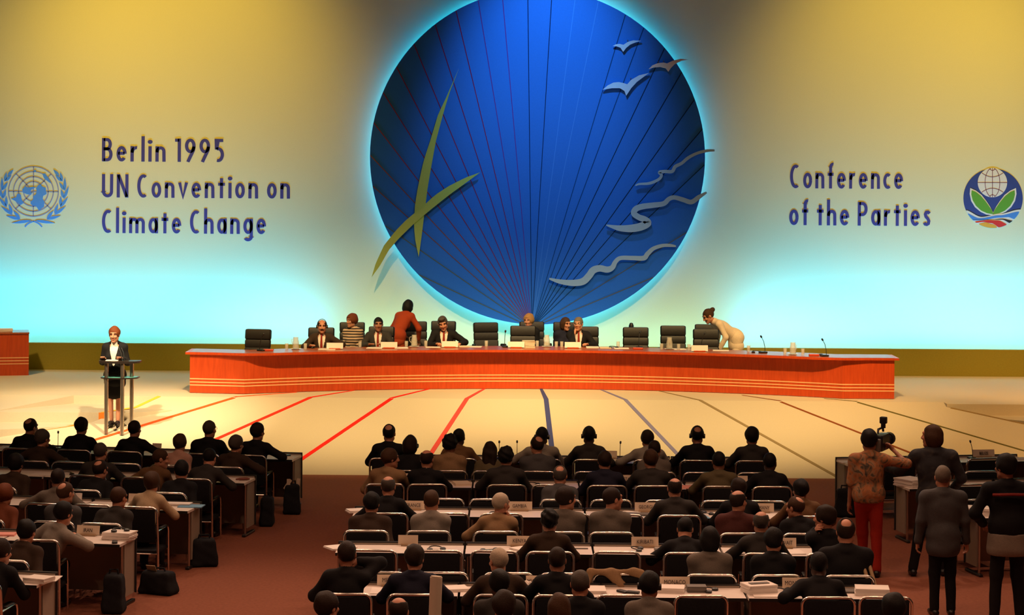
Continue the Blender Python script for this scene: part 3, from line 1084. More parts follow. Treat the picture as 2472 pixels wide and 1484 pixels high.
def text_mesh(s, hgt):
    cu = bpy.data.curves.new('txt', 'FONT')
    cu.body = s
    cu.size = hgt / .72
    cu.align_x = 'CENTER'
    cu.extrude = .001
    cu.resolution_u = 2
    ob = bpy.data.objects.new('txt', cu)
    COL.objects.link(ob)
    dg = bpy.context.evaluated_depsgraph_get()
    me = bpy.data.meshes.new_from_object(ob.evaluated_get(dg))
    bpy.data.objects.remove(ob)
    bpy.data.curves.remove(cu)
    me.name = 'lettering'
    return me


def name_card(loc, rz, txt, label, w=.285, hh=.10, wood_base=False, tx=0.0):
    r = empty('name_card', loc, rz)
    R = Matrix.Rotation(rad(-12), 3, 'X')
    MB().box((0, .012, hh / 2 + .012), (w, .003, hh), R).build('card', M_PAPER if wood_base else M_CARD, r)
    MB().box((0, .014, .012), (w * .7, .07, .024), None, .004).build('holder', M_TABLE if wood_base else M_TAN, r)
    if txt:
        me = text_mesh(txt, hh * .42)
        o = link('lettering', me, M_INK, r)
        o.matrix_local = Matrix.Translation((tx, -.004, hh * .31 + .012)) @ Matrix.Rotation(rad(78), 4, 'X') @ Matrix.Diagonal((.78, 1, 1, 1))
    tag(r, label, 'name card', 'name cards')
    return r


for px, py, l in [(808, 843, 'white name card before the bald man with headphones'), (939, 841, 'white name card before the dark-haired man'), (1086, 839, 'white name card before the writing man'),
                  (1246, 840, 'white name card before the empty centre chair'), (1383, 841, 'white name card before the man with hand to mouth'), (1689, 849, 'white name card before the chair beside the woman in white')]:
    v = tp(px, py)
    name_card((v.x, v.y, TT), 0, '', l, .31, .11, True)


def make_mic():
    r = empty('desk_microphone', (0, 0, 0))
    MB().box((0, 0, .015), (.11, .14, .03), None, .008).build('base', M_PLASTIC, r, smooth=True)
    MB().tube([(0, .04, .03), (0, .035, .12), (0, .01, .22), (0, -.03, .29)], .006, 6).build('gooseneck', M_PLASTIC, r, smooth=True)
    MB().tube([(0, -.028, .285), (0, -.032, .292), (0, -.052, .322), (0, -.058, .33)], [.008, .017, .017, .006], 10).build('foam_head', M_PLASTIC, r, smooth=True)
    return r


MIC = make_mic()
MIC_USED = False


def mic(loc, rz, label, s=1.0):
    global MIC_USED
    o = MIC if not MIC_USED else copy_tree(MIC)
    MIC_USED = True
    o.location = loc
    o.rotation_euler = (0, 0, rad(rz))
    o.scale = (s, s, s)
    tag(o, label, 'microphone', 'gooseneck microphones')


for px, py, rz, l in [(631, 847, 60, 'thin gooseneck microphone before the empty leftmost podium chair'), (1219, 838, 10, 'black gooseneck microphone at the podium centre'), (1543, 840, 160, 'gooseneck microphone before the leftmost empty chair right of centre'),
                      (1697, 842, 120, 'gooseneck microphone before the chair beside the woman in white'), (1842, 852, -70, 'black gooseneck microphone left of the rightmost pitcher'), (1990, 860, -70, 'black gooseneck microphone at the right end of the podium table')]:
    mic(tp(px, py), rz, l, 1.0)


def make_headset():
    r = empty('earphone_set', (0, 0, 0))
    MB().tube([(.075 * math.cos(a * math.pi / 8), .075 * math.sin(a * math.pi / 8), .02 + .012 * math.sin(a * math.pi / 8)) for a in range(-1, 10)], .006, 6).build('headband', M_PLASTIC, r, smooth=True)
    for s in (-1, 1):
        MB().lathe([(0, 0), (.032, 0), (.034, .02), (.02, .03), (0, .03)], (s * .075, -.02, 0), 12).build('earpiece', M_PLASTIC, r, smooth=True)
    return r


HS = make_headset()
HS_USED = False


def headset(loc, rz, label):
    global HS_USED
    o = HS if not HS_USED else copy_tree(HS)
    HS_USED = True
    o.location = loc
    o.rotation_euler = (0, 0, rad(rz))
    tag(o, label, 'earphones', 'earphone sets')


headset(tp(1826, 851), 20, 'black earphones on the podium table just right of the woman in white')
headset(tp(1975, 858), 200, 'black earphones on the podium table near its right end')
headset(tp(1480, 840), 30, 'black earphones on papers right of the man with hand to mouth')


def flat(name, loc, rz, dims, m, label, cat, group=None, tilt=0.0, curl=False):
    """paper, folder or book: thin box, a stack shows its page edges"""
    mb = MB()
    w, d, t = dims
    if t > .015:
        n = max(2, int(t / .012))
        for i in range(n):
            j = random.uniform(-.006, .006)
            mb.box((j, random.uniform(-.006, .006), t * (i + .5) / n), (w, d, t / n * .96), Matrix.Rotation(random.uniform(-.03, .03), 3, 'Z'))
    elif curl:
        A = [(-w / 2 + w * i / 6, .002 + .03 * (i / 6) ** 2) for i in range(7)]
        mb.strip([(x, z + .002) for x, z in A], A, -d / 2, d / 2)
    else:
        mb.box((0, 0, t / 2), (w, d, t))
    o = mb.build(name, m, None, loc)
    o.rotation_euler = (tilt, 0, rad(rz))
    tag(o, label, cat, group)
    return o


for px, py, dims, m, l in [(790, 843, (.32, .22, .008), M_PAPER, 'papers spread before the bald man with headphones'), (905, 840, (.30, .22, .01), M_PAPER, 'papers before the dark-haired man'),
                           (968, 840, (.26, .2, .012), M_PAPER, 'papers right of the card before the dark-haired man'), (1045, 838, (.28, .2, .006), M_PAPER, 'sheet of paper the man is writing on'),
                           (1148, 837, (.24, .2, .008), M_PAPER, 'white sheet before the chair left of the podium centre'), (1430, 839, (.24, .18, .02), M_PAPER, 'white pad right of the man with hand to mouth'),
                           (1462, 840, (.22, .18, .02), M_CARD, 'cream booklet left of the leftmost empty chair right of centre'), (1500, 841, (.28, .2, .01), M_PAPER, 'white papers before the leftmost empty chair right of centre'),
                           (1640, 843, (.24, .2, .01), M_PAPER, 'white papers before the tallest empty chair'), (1740, 846, (.30, .2, .008), M_PAPER, 'white papers under the hands of the woman in white'),
                           (1120, 837, (.20, .16, .02), M_CARD, 'cream notebook right of the writing man')]:
    flat('paper_sheets', tp(px, py), random.uniform(-12, 12), dims, m, l, 'papers', 'papers on the podium table')
v = tp(1276, 839)
flat('book', (v.x, v.y, TT), 4, (.24, .09, .14), M_CARD, 'upright cream stack of books at the podium centre', 'books')
v = at(8, 806, 42.3)
flat('paper_stack', (v.x, 42.3, SZ + .85), 14, (.36, .3, .06), M_PAPER, 'white paper stack on the side desk at the left edge', 'papers')
for px, py, l in [(648, 847, 'small red case before the leftmost podium chair'), (1540, 843, 'small red case before the leftmost empty chair right of centre'), (1965, 861, 'small red case at the right end of the podium table')]:
    o = MB().box((0, 0, .018), (.19, .07, .036), None, .008).build('red_case', mat('red_case', (.55, .05, .015), .4, noise=.05), None, tp(px, py))
    tag(o, l, 'case', 'red cases on the podium table')

v = at(1524, 785, 42.6)
r = empty('equipment_stand', (v.x, 42.6, SZ))
MB().lathe([(0, 0), (.15, 0), (.15, .02), (.02, .03), (.02, .95), (0, .95)], (0, 0, 0), 14).build('stand_pole', M_PLASTIC, r, smooth=True)
MB().lathe([(0, .93), (.045, .93), (.052, .97), (.05, 1.04), (.03, 1.09), (0, 1.1)], (0, 0, 0), 16).build('rounded_head', M_PLASTIC, r, smooth=True)
tag(r, 'dark rounded head of a stand peeping over an empty podium chair', 'stand')

# ------------------------------------------------------------------ lectern
LZ = .452
LZ = .395
lv = at(286, 1030, 36.25)
lect = empty('lectern', (lv.x, 36.25, LZ))
tag(lect, 'slim black-topped lectern on three steel posts before the speaker', 'lectern')
half = lambda rx, ry, y0: [(rx * math.cos(math.pi + math.pi * i / 20), y0 + ry * math.sin(math.pi + math.pi * i / 20)) for i in range(21)] + [(rx, y0 + .16), (-rx, y0 + .16)]
M_LTOP = mat('lectern_black', (.02, .014, .012), .35, noise=.15)
o = MB().slab(half(.35, .20, .06), 1.195, 1.23).build('tabletop', M_LTOP, lect)
MB().slab(half(.32, .18, .06), .93, .95).build('shelf', M_LTOP, lect)
MB().slab(half(.29, .15, .07), .95, .953).build('shelf_mat', M_TEAL, lect)
for x, y in ((-.205, -.03), (.075, -.08), (.20, .12)):
    MB().tube([(x, y, y * .193), (x, y, 1.20)], .034, 12).build('leg', M_STEEL, lect, smooth=True)
MB().tube([(.06, 0, 1.23), (.03, .02, 1.36), (-.02, .05, 1.46)], .007, 6).build('microphone_arm', M_PLASTIC, lect, smooth=True)
MB().tube([(.09, 0, 1.23), (.07, .02, 1.37), (.03, .05, 1.45)], .007, 6).build('microphone_arm', M_PLASTIC, lect, smooth=True)
flat('speech_paper', (lv.x - .13, 36.33, LZ + 1.23), 5, (.21, .16, .008), M_PAPER, "white speech papers on the lectern", 'papers')

# ------------------------------------------------------------------ delegates' desk rows
L_A, R_B = rad(9.5), rad(10.5)
BLK = {
    'C': dict(O=Vector((-1.9, 31.02)), u=Vector((1, 0)), n=Vector((0, 1)), off=[0, 2.48, 4.85, 7.33, 9.66, 12.05]),
    'L': dict(O=Vector((-3.02, 31.13)), u=Vector((-math.cos(L_A), math.sin(L_A))), n=Vector((math.sin(L_A), math.cos(L_A))), off=[2.38 * i for i in range(6)]),
    'R': dict(O=Vector((4.73, 31.06)), u=Vector((math.cos(R_B), math.sin(R_B))), n=Vector((-math.sin(R_B), math.cos(R_B))), off=[2.4 * i for i in range(6)]),
}
BNAME = {'C': 'centre', 'L': 'left', 'R': 'right'}


def proj(v):
    x, y = v[0] * FOC / v[1], (ZC - v[2]) * FOC / v[1]
    c, s = math.cos(ROLL), math.sin(ROLL)
    return PCX + x * c - y * s, PCY + x * s + y * c


def rowpt(b, row, px, off, z=.73):
    """point on the line 'off' metres behind the front panel of a desk row that shows at pixel column px"""
    B = BLK[b]
    base = B['O'] - B['n'] * (B['off'][row - 1] + off)
    t0, t1 = -3.0, 9.0
    f = lambda t: proj((*(base + B['u'] * t), z))[0] - px
    a, c = f(t0), f(t1)
    for _ in range(30):
        tm = (t0 + t1) / 2
        fm = f(tm)
        if (fm > 0) == (a > 0):
            t0, a = tm, fm
        else:
            t1 = tm
    p = base + B['u'] * ((t0 + t1) / 2)
    return Vector((p.x, p.y, z))


YAW = {'C': 0.0, 'L': -L_A, 'R': R_B}
DL = 1.41


def make_desk():
    r = empty('conference_desk', (0, 0, 0))
    MB().box((0, -.2875, .715), (DL - .025, .515, .03)).build('desktop', M_WHITE, r)
    MB().box((0, -.5485, .714), (DL - .025, .007, .032)).build('edge_band', M_TRIM, r)
    MB().box((0, -.016, .43), (DL - .05, .022, .64)).build('front_panel', M_BEIGE, r)
    mb = MB()
    mb.box((0, -.014, .758), (DL - .012, .026, .016))
    for s in (-1, 1):
        mb.box((s * (DL / 2 - .012), -.014, .43), (.014, .026, .656))
    mb.build('edge_trim', M_TRIM, r)
    for s in (-1, 1):
        MB().box((s * (DL / 2 - .035), -.19, .40), (.018, .32, .59)).build('side_panel', M_BEIGE, r)
        MB().tube([(s * (DL / 2 - .04), -.40, .03), (s * (DL / 2 - .04), -.40, .70)], .016, 8).build('leg', M_STEEL, r, smooth=True)
        MB().box((s * (DL / 2 - .04), -.24, .018), (.05, .46, .036), None, .01).build('foot', M_PLASTIC, r)
    return r


DESK = make_desk()
first = True
NDESK = {'C': [4] * 5, 'L': [4, 3, 2, 2, 1], 'R': [2, 2, 1, 0, 0]}
for b in 'CLR':
    B = BLK[b]
    for i, n in enumerate(NDESK[b]):
        for k in range(n):
            o = DESK if first else copy_tree(DESK)
            first = False
            p = B['O'] - B['n'] * B['off'][i] + B['u'] * (DL * (k + .5))
            o.location = (p.x, p.y, 0)
            o.rotation_euler = (0, 0, YAW[b])
            side = {'C': 'from the left', 'L': 'from the aisle end', 'R': 'from the aisle end'}[b]
            tag(o, 'white-topped desk, %s %s in the %s row of the %s block' % (ORD[k], side, ORD[i], BNAME[b]), 'desk', "delegates' desks")


def make_chair():
    r = empty('stacking_chair', (0, 0, 0))
    w = .25
    path = [(-w, -.205, 0), (-w, -.225, .45), (-w, -.255, .77)]
    path += [(-w + .07 * (1 - math.cos(a)), -.258, .775 + .07 * math.sin(a)) for a in (.4, .8, 1.2, 1.57)]
    path += [(-w + .16, -.262, .846), (-.05, -.268, .847)]
    path = path + [(-x, y, z) for x, y, z in reversed(path)]
    MB().tube(path, .0145, 10).build('back_frame', M_CHROME, r, smooth=True)
    MB().box((0, -.246, .625), (.445, .03, .40), Matrix.Rotation(rad(5), 3, 'X'), .012).build('backrest', M_BLKFAB, r, smooth=True)
    MB().box((0, .0, .305), (.47, .45, .055), None, .022).build('seat', M_BLKFAB, r, smooth=True)
    for s in (-1, 1):
        MB().tube([(s * w, -.235, .565), (s * w, .10, .575), (s * w, .165, .56), (s * w, .185, .51), (s * w, .20, 0)], .0115, 8).build('leg', M_CHROME, r, smooth=True)
        MB().box((s * w, -.03, .588), (.04, .22, .02), None, .008).build('armrest', M_PLASTIC, r, smooth=True)
    mb = MB()
    mb.tube([(-w, .195, .29), (w, .195, .29)], .01, 6).tube([(-w, -.218, .29), (w, -.218, .29)], .01, 6)
    mb.build('seat_rail', M_CHROME, r, smooth=True)
    return r


CHAIR = make_chair()
CHAIR_USED = False
CH_TODO = []      # (block, row, tier, x, y, yaw, state)


def chair_at(b, row, tier, x, y, yaw, state):
    CH_TODO.append((b, row, tier, x, y, yaw, state))


def place_chairs():
    global CHAIR_USED
    groups = {}
    for c in CH_TODO:
        groups.setdefault(c[:3], []).append(c)
    for (b, row, tier), L in groups.items():
        L.sort(key=lambda c: c[3])
        xs = [c[3] for c in L]
        for _ in range(60):                     # neighbours keep a hand's breadth apart; empty chairs give way first
            for i in range(len(L) - 1):
                gap = .56 - (xs[i + 1] - xs[i])
                if gap > 0:
                    a = .5 if L[i][6] == L[i + 1][6] else (.9 if L[i][6] == 'empty' else .1)
                    xs[i] -= gap * a
                    xs[i + 1] += gap * (1 - a)
        L = [(c[0], c[1], c[2], x, c[4] + (x - c[3]) * math.tan(YAW[b]), c[5], c[6]) for c, x in zip(L, xs)]
        for k, (_, _, _, x, y, yaw, state) in enumerate(L):
            o = CHAIR if not CHAIR_USED else copy_tree(CHAIR)
            CHAIR_USED = True
            o.location = (x, y, 0)
            o.rotation_euler = (0, 0, yaw)
            where = 'at' if tier == 1 else 'behind'
            if row == 6:
                tag(o, 'occupied black chrome-framed chair, %s from left along the bottom edge of the picture' % ORD[k], 'chair', "delegates' chairs")
                continue
            tag(o, '%s black chrome-framed chair, %s from left %s the %s %s desk row' % (state, ORD[k], where, ORD[row - 1], BNAME[b]), 'chair', "delegates' chairs")

# ------------------------------------------------------------------ people: smooth bodies grown from distance fields
F32 = np.float32


def smin(a, b, k):
    hh = np.clip(.5 + .5 * (b - a) / k, 0, 1)
    return b + (a - b) * hh - k * hh * (1 - hh)


def field(prims, P):
    d = None
    for pr in prims:
        if pr[0] == 'c':
            _, a, b, ra, rb, k = pr
            a, b = np.asarray(a, F32), np.asarray(b, F32)
            pa, ba = P - a, b - a
            t = np.clip(pa @ ba / max(float(ba @ ba), 1e-9), 0, 1)
            q = pa - t[:, None] * ba
            e = np.sqrt((q * q).sum(1)) - (ra + (rb - ra) * t)
        elif pr[0] == 'e':
            _, c, r, R, k = pr
            q = (P - np.asarray(c, F32))
            if R is not None:
                q = q @ R
            r = np.asarray(r, F32)
            k0 = np.sqrt(((q / r) ** 2).sum(1))
            k1 = np.sqrt(((q / (r * r)) ** 2).sum(1))
            e = k0 * (k0 - 1) / np.maximum(k1, 1e-6)
        else:                                   # torus: centre, frame, big radius, small radius
            _, c, R, RR, rr_, k = pr
            q = (P - np.asarray(c, F32)) @ R
            e = np.sqrt((np.sqrt(q[:, 0] ** 2 + q[:, 1] ** 2) - RR) ** 2 + q[:, 2] ** 2) - rr_
        d = e if d is None else smin(d, e, k)
    return d


def nets(fn, lo, hi, hs):
    """surface nets: distance field -> vertices, quads"""
    ax = [np.arange(lo[i], hi[i] + hs, hs, dtype=F32) for i in range(3)]
    n = [len(a) for a in ax]
    X, Y, Z = np.meshgrid(*ax, indexing='ij')
    P = np.stack([X.ravel(), Y.ravel(), Z.ravel()], 1)
    V = fn(P).reshape(n)
    S = V < 0
    cs = [(i, j, k) for i in (0, 1) for j in (0, 1) for k in (0, 1)]
    cnt = sum(S[i:n[0] - 1 + i, j:n[1] - 1 + j, k:n[2] - 1 + k].astype(np.int8) for i, j, k in cs)
    act = (cnt > 0) & (cnt < 8)
    idx = np.argwhere(act)
    cid = -np.ones(act.shape, np.int64)
    cid[act] = np.arange(len(idx))
    vals = {c: V[idx[:, 0] + c[0], idx[:, 1] + c[1], idx[:, 2] + c[2]] for c in cs}
    acc = np.zeros((len(idx), 3), F32)
    w = np.zeros(len(idx), F32)
    for a in cs:
        for ax_ in range(3):
            if a[ax_] == 0:
                b = list(a)
                b[ax_] = 1
                b = tuple(b)
                va, vb = vals[a], vals[b]
                cr = (va < 0) != (vb < 0)
                t = np.where(cr, va / np.where(cr, va - vb, 1), 0)
                p = np.tile(np.array(a, F32), (len(idx), 1))
                p[:, ax_] += t
                acc += p * cr[:, None]
                w += cr
    Vt = (idx + acc / w[:, None]) * hs + np.array(lo, F32)
    Q = []
    for a in range(3):
        b, c = (a + 1) % 3, (a + 2) % 3
        sl0 = [slice(None)] * 3
        sl1 = [slice(None)] * 3
        sl0[a], sl1[a] = slice(0, n[a] - 1), slice(1, n[a])
        sl0[b] = sl1[b] = slice(1, n[b] - 1)
        sl0[c] = sl1[c] = slice(1, n[c] - 1)
        A, Bv = S[tuple(sl0)], S[tuple(sl1)]
        e = np.argwhere(A != Bv)
        if not len(e):
            continue
        inside = A[A != Bv]
        e[:, b] += 1
        e[:, c] += 1

        def g(db, dc_):
            q = e.copy()
            q[:, b] += db
            q[:, c] += dc_
            return cid[q[:, 0], q[:, 1], q[:, 2]]
        q = np.stack([g(-1, -1), g(0, -1), g(0, 0), g(-1, 0)], 1)
        q[~inside] = q[~inside][:, ::-1]
        Q.append(q)
    return Vt, np.concatenate(Q)


def np_mesh(name, V, Q):
    me = bpy.data.meshes.new(name)
    me.vertices.add(len(V))
    me.vertices.foreach_set('co', np.ascontiguousarray(V, F32).ravel())
    me.loops.add(4 * len(Q))
    me.loops.foreach_set('vertex_index', np.ascontiguousarray(Q, np.int32).ravel())
    me.polygons.add(len(Q))
    me.polygons.foreach_set('loop_start', np.arange(0, 4 * len(Q), 4, dtype=np.int32))
    me.polygons.foreach_set('use_smooth', np.ones(len(Q), bool))
    me.update(calc_edges=True)
    me.validate()
    return me


def bounds(prims, pad):
    lo, hi = np.full(3, 9.0), np.full(3, -9.0)
    for pr in prims:
        if pr[0] == 'c':
            r = max(pr[3], pr[4])
            for p in (pr[1], pr[2]):
                p = np.asarray(p, float)
                lo, hi = np.minimum(lo, p - r), np.maximum(hi, p + r)
        elif pr[0] == 'e':
            r = max(pr[2])
            p = np.asarray(pr[1], float)
            lo, hi = np.minimum(lo, p - r), np.maximum(hi, p + r)
        else:
            p = np.asarray(pr[1], float)
            lo, hi = np.minimum(lo, p - pr[3] - pr[4]), np.maximum(hi, p + pr[3] + pr[4])
    return lo - pad, hi + pad


def wob(P, f, ph):
    return (np.sin(P[:, 0] * f + ph) * np.sin(P[:, 1] * f * 1.13 + ph * 2.1) + np.sin(P[:, 2] * f * .9 + ph * 1.7 + P[:, 0] * f * .5)) * .5


# --- head (frame: origin at ear level in the middle of the head, +Y is where the face looks)
def head_mesh(female):
    j = .92 if female else 1.0
    pr = [('e', (0, -.018, .030), (.076, .096, .088), None, .01), ('e', (0, .025, -.035), (.060 * j, .066, .080), None, .03),
          ('c', (-.045 * j, .0, -.065), (0, .062, -.098), .026, .020, .03), ('c', (.045 * j, .0, -.065), (0, .062, -.098), .026, .020, .03),
          ('e', (0, .072, -.098), (.020 * j, .018, .016), None, .015),
          ('c', (-.04, .072, .036), (.04, .072, .036), .014, .014, .02),
          ('c', (0, .088, .020), (0, .110, -.026), .009, .013, .012), ('c', (-.012, .098, -.032), (.012, .098, -.032), .010, .010, .008),
          ('e', (-.036, .072, -.024), (.022, .018, .018), None, .02), ('e', (.036, .072, -.024), (.022, .018, .018), None, .02),
          ('e', (0, .087, -.060), (.023, .010, .006), None, .008), ('e', (0, .086, -.070), (.020, .010, .007), None, .008),
          ('e', (-.078, -.008, -.006), (.010, .020, .031), None, .006), ('e', (.078, -.008, -.006), (.010, .020, .031), None, .006),
          ('c', (0, -.02, -.06), (0, -.028, -.15), .052 * j, .054 * j, .03)]

    def fn(P):
        d = field(pr, P)
        for s in (-1, 1):
            q = P - np.array((s * .032, .100, .014), F32)
            e = np.sqrt((q * q).sum(1)) - .016
            d = -smin(-d, e, .012)
        return d
    lo, hi = bounds(pr, .02)
    return nets(fn, lo, hi, .0075)


HEADS = {f: head_mesh(f) for f in (False, True)}


# --- hair styles (same frame)
def hair_mesh(style, ph):
    cr = ('e', (0, -.020, .030), (.084, .104, .100), None, .01)
    infl, amp, fr, cut = 0.0, .003, 60, None
    pr = [cr]
    face = [((0, .125, -.055), (.088, .086, .120))]
    zlow, slope = -.062, .35
    if style in ('bob', 'long', 'frame'):
        pr = [cr, ('e', (0, -.030, -.025), (.098, .100, .112), None, .03)]
        face = [((0, .125, -.05), (.082, .108, .118)), ((0, .06, -.16), (.085, .09, .075))]
        zlow, slope = -.135, 0.0
        amp = .004
    if style == 'frame':
        zlow = -.105
    if style == 'long':
        pr += [('c', (-.04, -.085, -.05), (-.05, -.115, -.27), .06, .035, .03), ('c', (.04, -.085, -.05), (.05, -.115, -.27), .06, .035, .03)]
        zlow = -.30
    if style in ('puff', 'frame'):
        face = [((0, .130, -.050), (.096, .098, .114)), ((0, .10, -.12), (.10, .11, .075))]
    if style == 'curly':
        infl, amp, fr = .012, .010, 90
    if style == 'full':
        infl, amp, fr = .008, .005, 55
        zlow = -.075
    if style == 'puff':
        infl, amp, fr = .014, .006, 45
        zlow = -.085
    if style == 'bun':
        pr += [('e', (0, -.125, .055), (.045, .045, .045), None, .01)]
    if style == 'quiff':
        pr += [('e', (.01, .055, .110), (.055, .05, .028), None, .02)]
        infl = .004
    if style == 'bald':
        cut = [((0, .005, .120), (.070, .118, .080))]
    if style == 'spot':
        cut = [((.005, -.080, .100), (.050, .052, .052))]
    if style == 'thin':
        cut = [((0, .08, .105), (.060, .06, .05))]

    def fn(P):
        d = field(pr, P) - infl + amp * wob(P, fr, ph)
        d = np.maximum(d, (zlow + slope * (P[:, 1] + .08)) * 1.0 - P[:, 2])
        for c, r in face:
            e = field([('e', c, r, None, .01)], P)
            d = -smin(-d, e, .012)
        if style not in ('bob', 'long', 'frame', 'puff', 'full'):
            for s in (-1, 1):
                e = field([('e', (s * .088, .005, -.022), (.03, .030, .040), None, .01)], P)
                d = -smin(-d, e, .01)
        for c, r in cut or []:
            e = field([('e', c, r, None, .01)], P)
            d = -smin(-d, e, .008)
        return d
    lo, hi = bounds(pr, .035)
    return nets(fn, lo, hi, .0085)


HAIR = {}


def hair(style, i):
    k = (style, i % 3)
    if k not in HAIR:
        HAIR[k] = np_mesh('hair', *hair_mesh(style, 1.3 * k[1] + len(style)))
    return HAIR[k]


# --- hands (frame: wrist at origin, fingers along +Y, palm towards -Z, right hand: thumb on the -X side)
def hand_mesh(curl):
    pr = [('e', (0, .045, 0), (.036, .05, .014), None, .01), ('c', (0, -.02, 0), (0, .02, 0), .024, .024, .02)]
    L = (.062, .072, .068, .052)
    for i, x in enumerate((-.030, -.010, .010, .030)):
        a = (x, .080, .002)
        c1 = curl * (.8 + .12 * i)
        p = np.array(a)
        ang = 0.0
        pr.append(('c', (x * .5, .02, 0), a, .013, .0105, .012))
        for s, (ln, r0, r1) in enumerate(((.42, .0098, .0090), (.33, .0090, .0082), (.25, .0082, .0072))):
            ang += c1 * (.75 if s == 0 else .9)
            q = p + L[i] * ln * 1.15 * np.array((x * 1.2, math.cos(ang), -math.sin(ang)))
            pr.append(('c', tuple(p), tuple(q), r0, r1, .004))
            p = q
    pr += [('c', (-.018, .015, -.004), (-.048, .048, -.012), .015, .011, .012), ('c', (-.048, .048, -.012), (-.056, .080, -.02 - curl * .01), .011, .0085, .005)]
    lo, hi = bounds(pr, .012)
    return nets(lambda P: field(pr, P), lo, hi, .0062)


HANDS = {'flat': hand_mesh(.22), 'relaxed': hand_mesh(.55), 'curl': hand_mesh(1.05)}

SKIN = {'fair': mat('skin_fair', (.56, .25, .15), .55, noise=.08, nscale=30), 'mid': mat('skin_mid', (.36, .15, .085), .55, noise=.08, nscale=30), 'dark': mat('skin_dark', (.075, .034, .022), .5, noise=.1, nscale=30)}
HC = {'k': (.008, .007, .007), 'd': (.022, .012, .008), 'b': (.060, .028, .014), 'r': (.17, .045, .015), 'g': (.17, .14, .11), 's': (.075, .062, .052), 'w': (.48, .40, .30), 'y': (.42, .22, .08)}
for k in HC:
    HC[k] = mat('hair_' + k, HC[k], .65, noise=.35, nscale=120, bump=.4, spec=.2)
CC = {'black': (.010, .010, .012), 'navy': (.011, .012, .024), 'char': (.026, .024, .023), 'dkbr': (.030, .018, .012), 'grey': (.105, .090, .075), 'slate': (.055, .055, .058), 'tan': (.20, .125, .065), 'brown': (.105, .055, .026), 'rust': (.12, .035, .016),
      'pink': (.52, .30, .23), 'lgrey': (.19, .17, .145), 'maroon': (.062, .020, .018), 'olive': (.08, .065, .035), 'cream': (.50, .38, .24), 'redsuit': (.36, .050, .015), 'whitesuit': (.82, .66, .48), 'denim': (.035, .045, .06),
      'redpants': (.42, .032, .018), 'shirt': (.80, .74, .66), 'tie': (.30, .03, .02), 'dkpants': (.012, .011, .012), 'greyhem': (.16, .135, .11), 'stocking': (.10, .035, .02)}
for k in CC:
    CC[k] = mat('cloth_' + k, tuple(min(.85, c * (1.45 if .02 < max(CC[k]) < .3 else 1.0)) for c in CC[k]), .85, noise=.18, nscale=70, bump=.15, spec=.2)
M_SHOE = mat('shoe_leather', (.012, .010, .009), .4, noise=.2)
M_EYE = mat('eye_dark', (.02, .012, .01), .25, noise=.1)
M_LIP = mat('lip_red', (.42, .10, .07), .5, noise=.1)
M_ORANGE_PRINT = None


def rot(axis, a):
    return np.array(Matrix.Rotation(a, 3, axis), float)


def ik(s, t, u, l, hint):
    s, t = np.asarray(s, float), np.asarray(t, float)
    d = t - s
    L = np.linalg.norm(d)
    m = (u + l) * .995
    if L > m:
        t = s + d / L * m
        d, L = t - s, m
    dn = d / L
    a = (u * u - l * l + L * L) / (2 * L)
    hgt = math.sqrt(max(u * u - a * a, 0))
    hv = np.asarray(hint, float)
    hv = hv - dn * (hv @ dn)
    hv /= max(np.linalg.norm(hv), 1e-6)
    return s + dn * a + hv * hgt, t


FOOT = None


def shoe_mesh():
    pr = [('c', (0, -.05, .045), (0, .05, .05), .042, .045, .02), ('c', (0, .05, .045), (0, .16, .032), .043, .032, .03)]

    def fn(P):
        return np.maximum(field(pr, P), -P[:, 2])
    lo, hi = bounds(pr, .015)
    return np_mesh('shoe', *nets(fn, lo, hi, .012))


SHOE = shoe_mesh()
mbg = MB()
for s in (-1, 1):
    mbg.tube([(s * .032 + .021 * math.cos(a * math.pi / 8), .106, .012 + .017 * math.sin(a * math.pi / 8)) for a in range(16)], .0022, 5, closed=True)
    mbg.tube([(s * .053, .104, .015), (s * .081, .0, .012)], .002, 5)
mbg.tube([(-.012, .108, .016), (.012, .108, .016)], .002, 5)
GLASSES = mbg.mesh('glasses', True)
mbh = MB().tube([(.088 * math.cos(a * math.pi / 10), -.012, .012 + .122 * math.sin(a * math.pi / 10)) for a in range(11)], .006, 6)
for s in (-1, 1):
    mbh.tube([(s * .079, -.008, -.004), (s * .106, -.008, -.004)], [.033, .030], 12)
HEADPHONES = mbh.mesh('headphones', True)
mbe = MB()
for s in (-1, 1):
    mbe.lathe([(0, -.009), (.006, -.006), (.0085, 0), (.006, .006), (0, .009)], (s * .031, .089, .014), 10)
EYES = mbe.mesh('eyes', True)
mbb = MB()
for s in (-1, 1):
    mbb.tube([(s * .016, .096, .034), (s * .034, .093, .039), (s * .050, .080, .033)], [.0035, .005, .003], 6)
BROWS = mbb.mesh('eyebrows', True)
MOUTH = MB().tube([(-.022, .088, -.064), (-.008, .0975, -.064), (.008, .0975, -.064), (.022, .088, -.064)], [.002, .0055, .0055, .002], 6).mesh('mouth', True)
MOUST = MB().tube([(-.030, .088, -.056), (-.010, .105, -.047), (.010, .105, -.047), (.030, .088, -.056)], [.004, .009, .009, .004], 8).mesh('moustache', True)
NP = [0]
RESK = 1.0


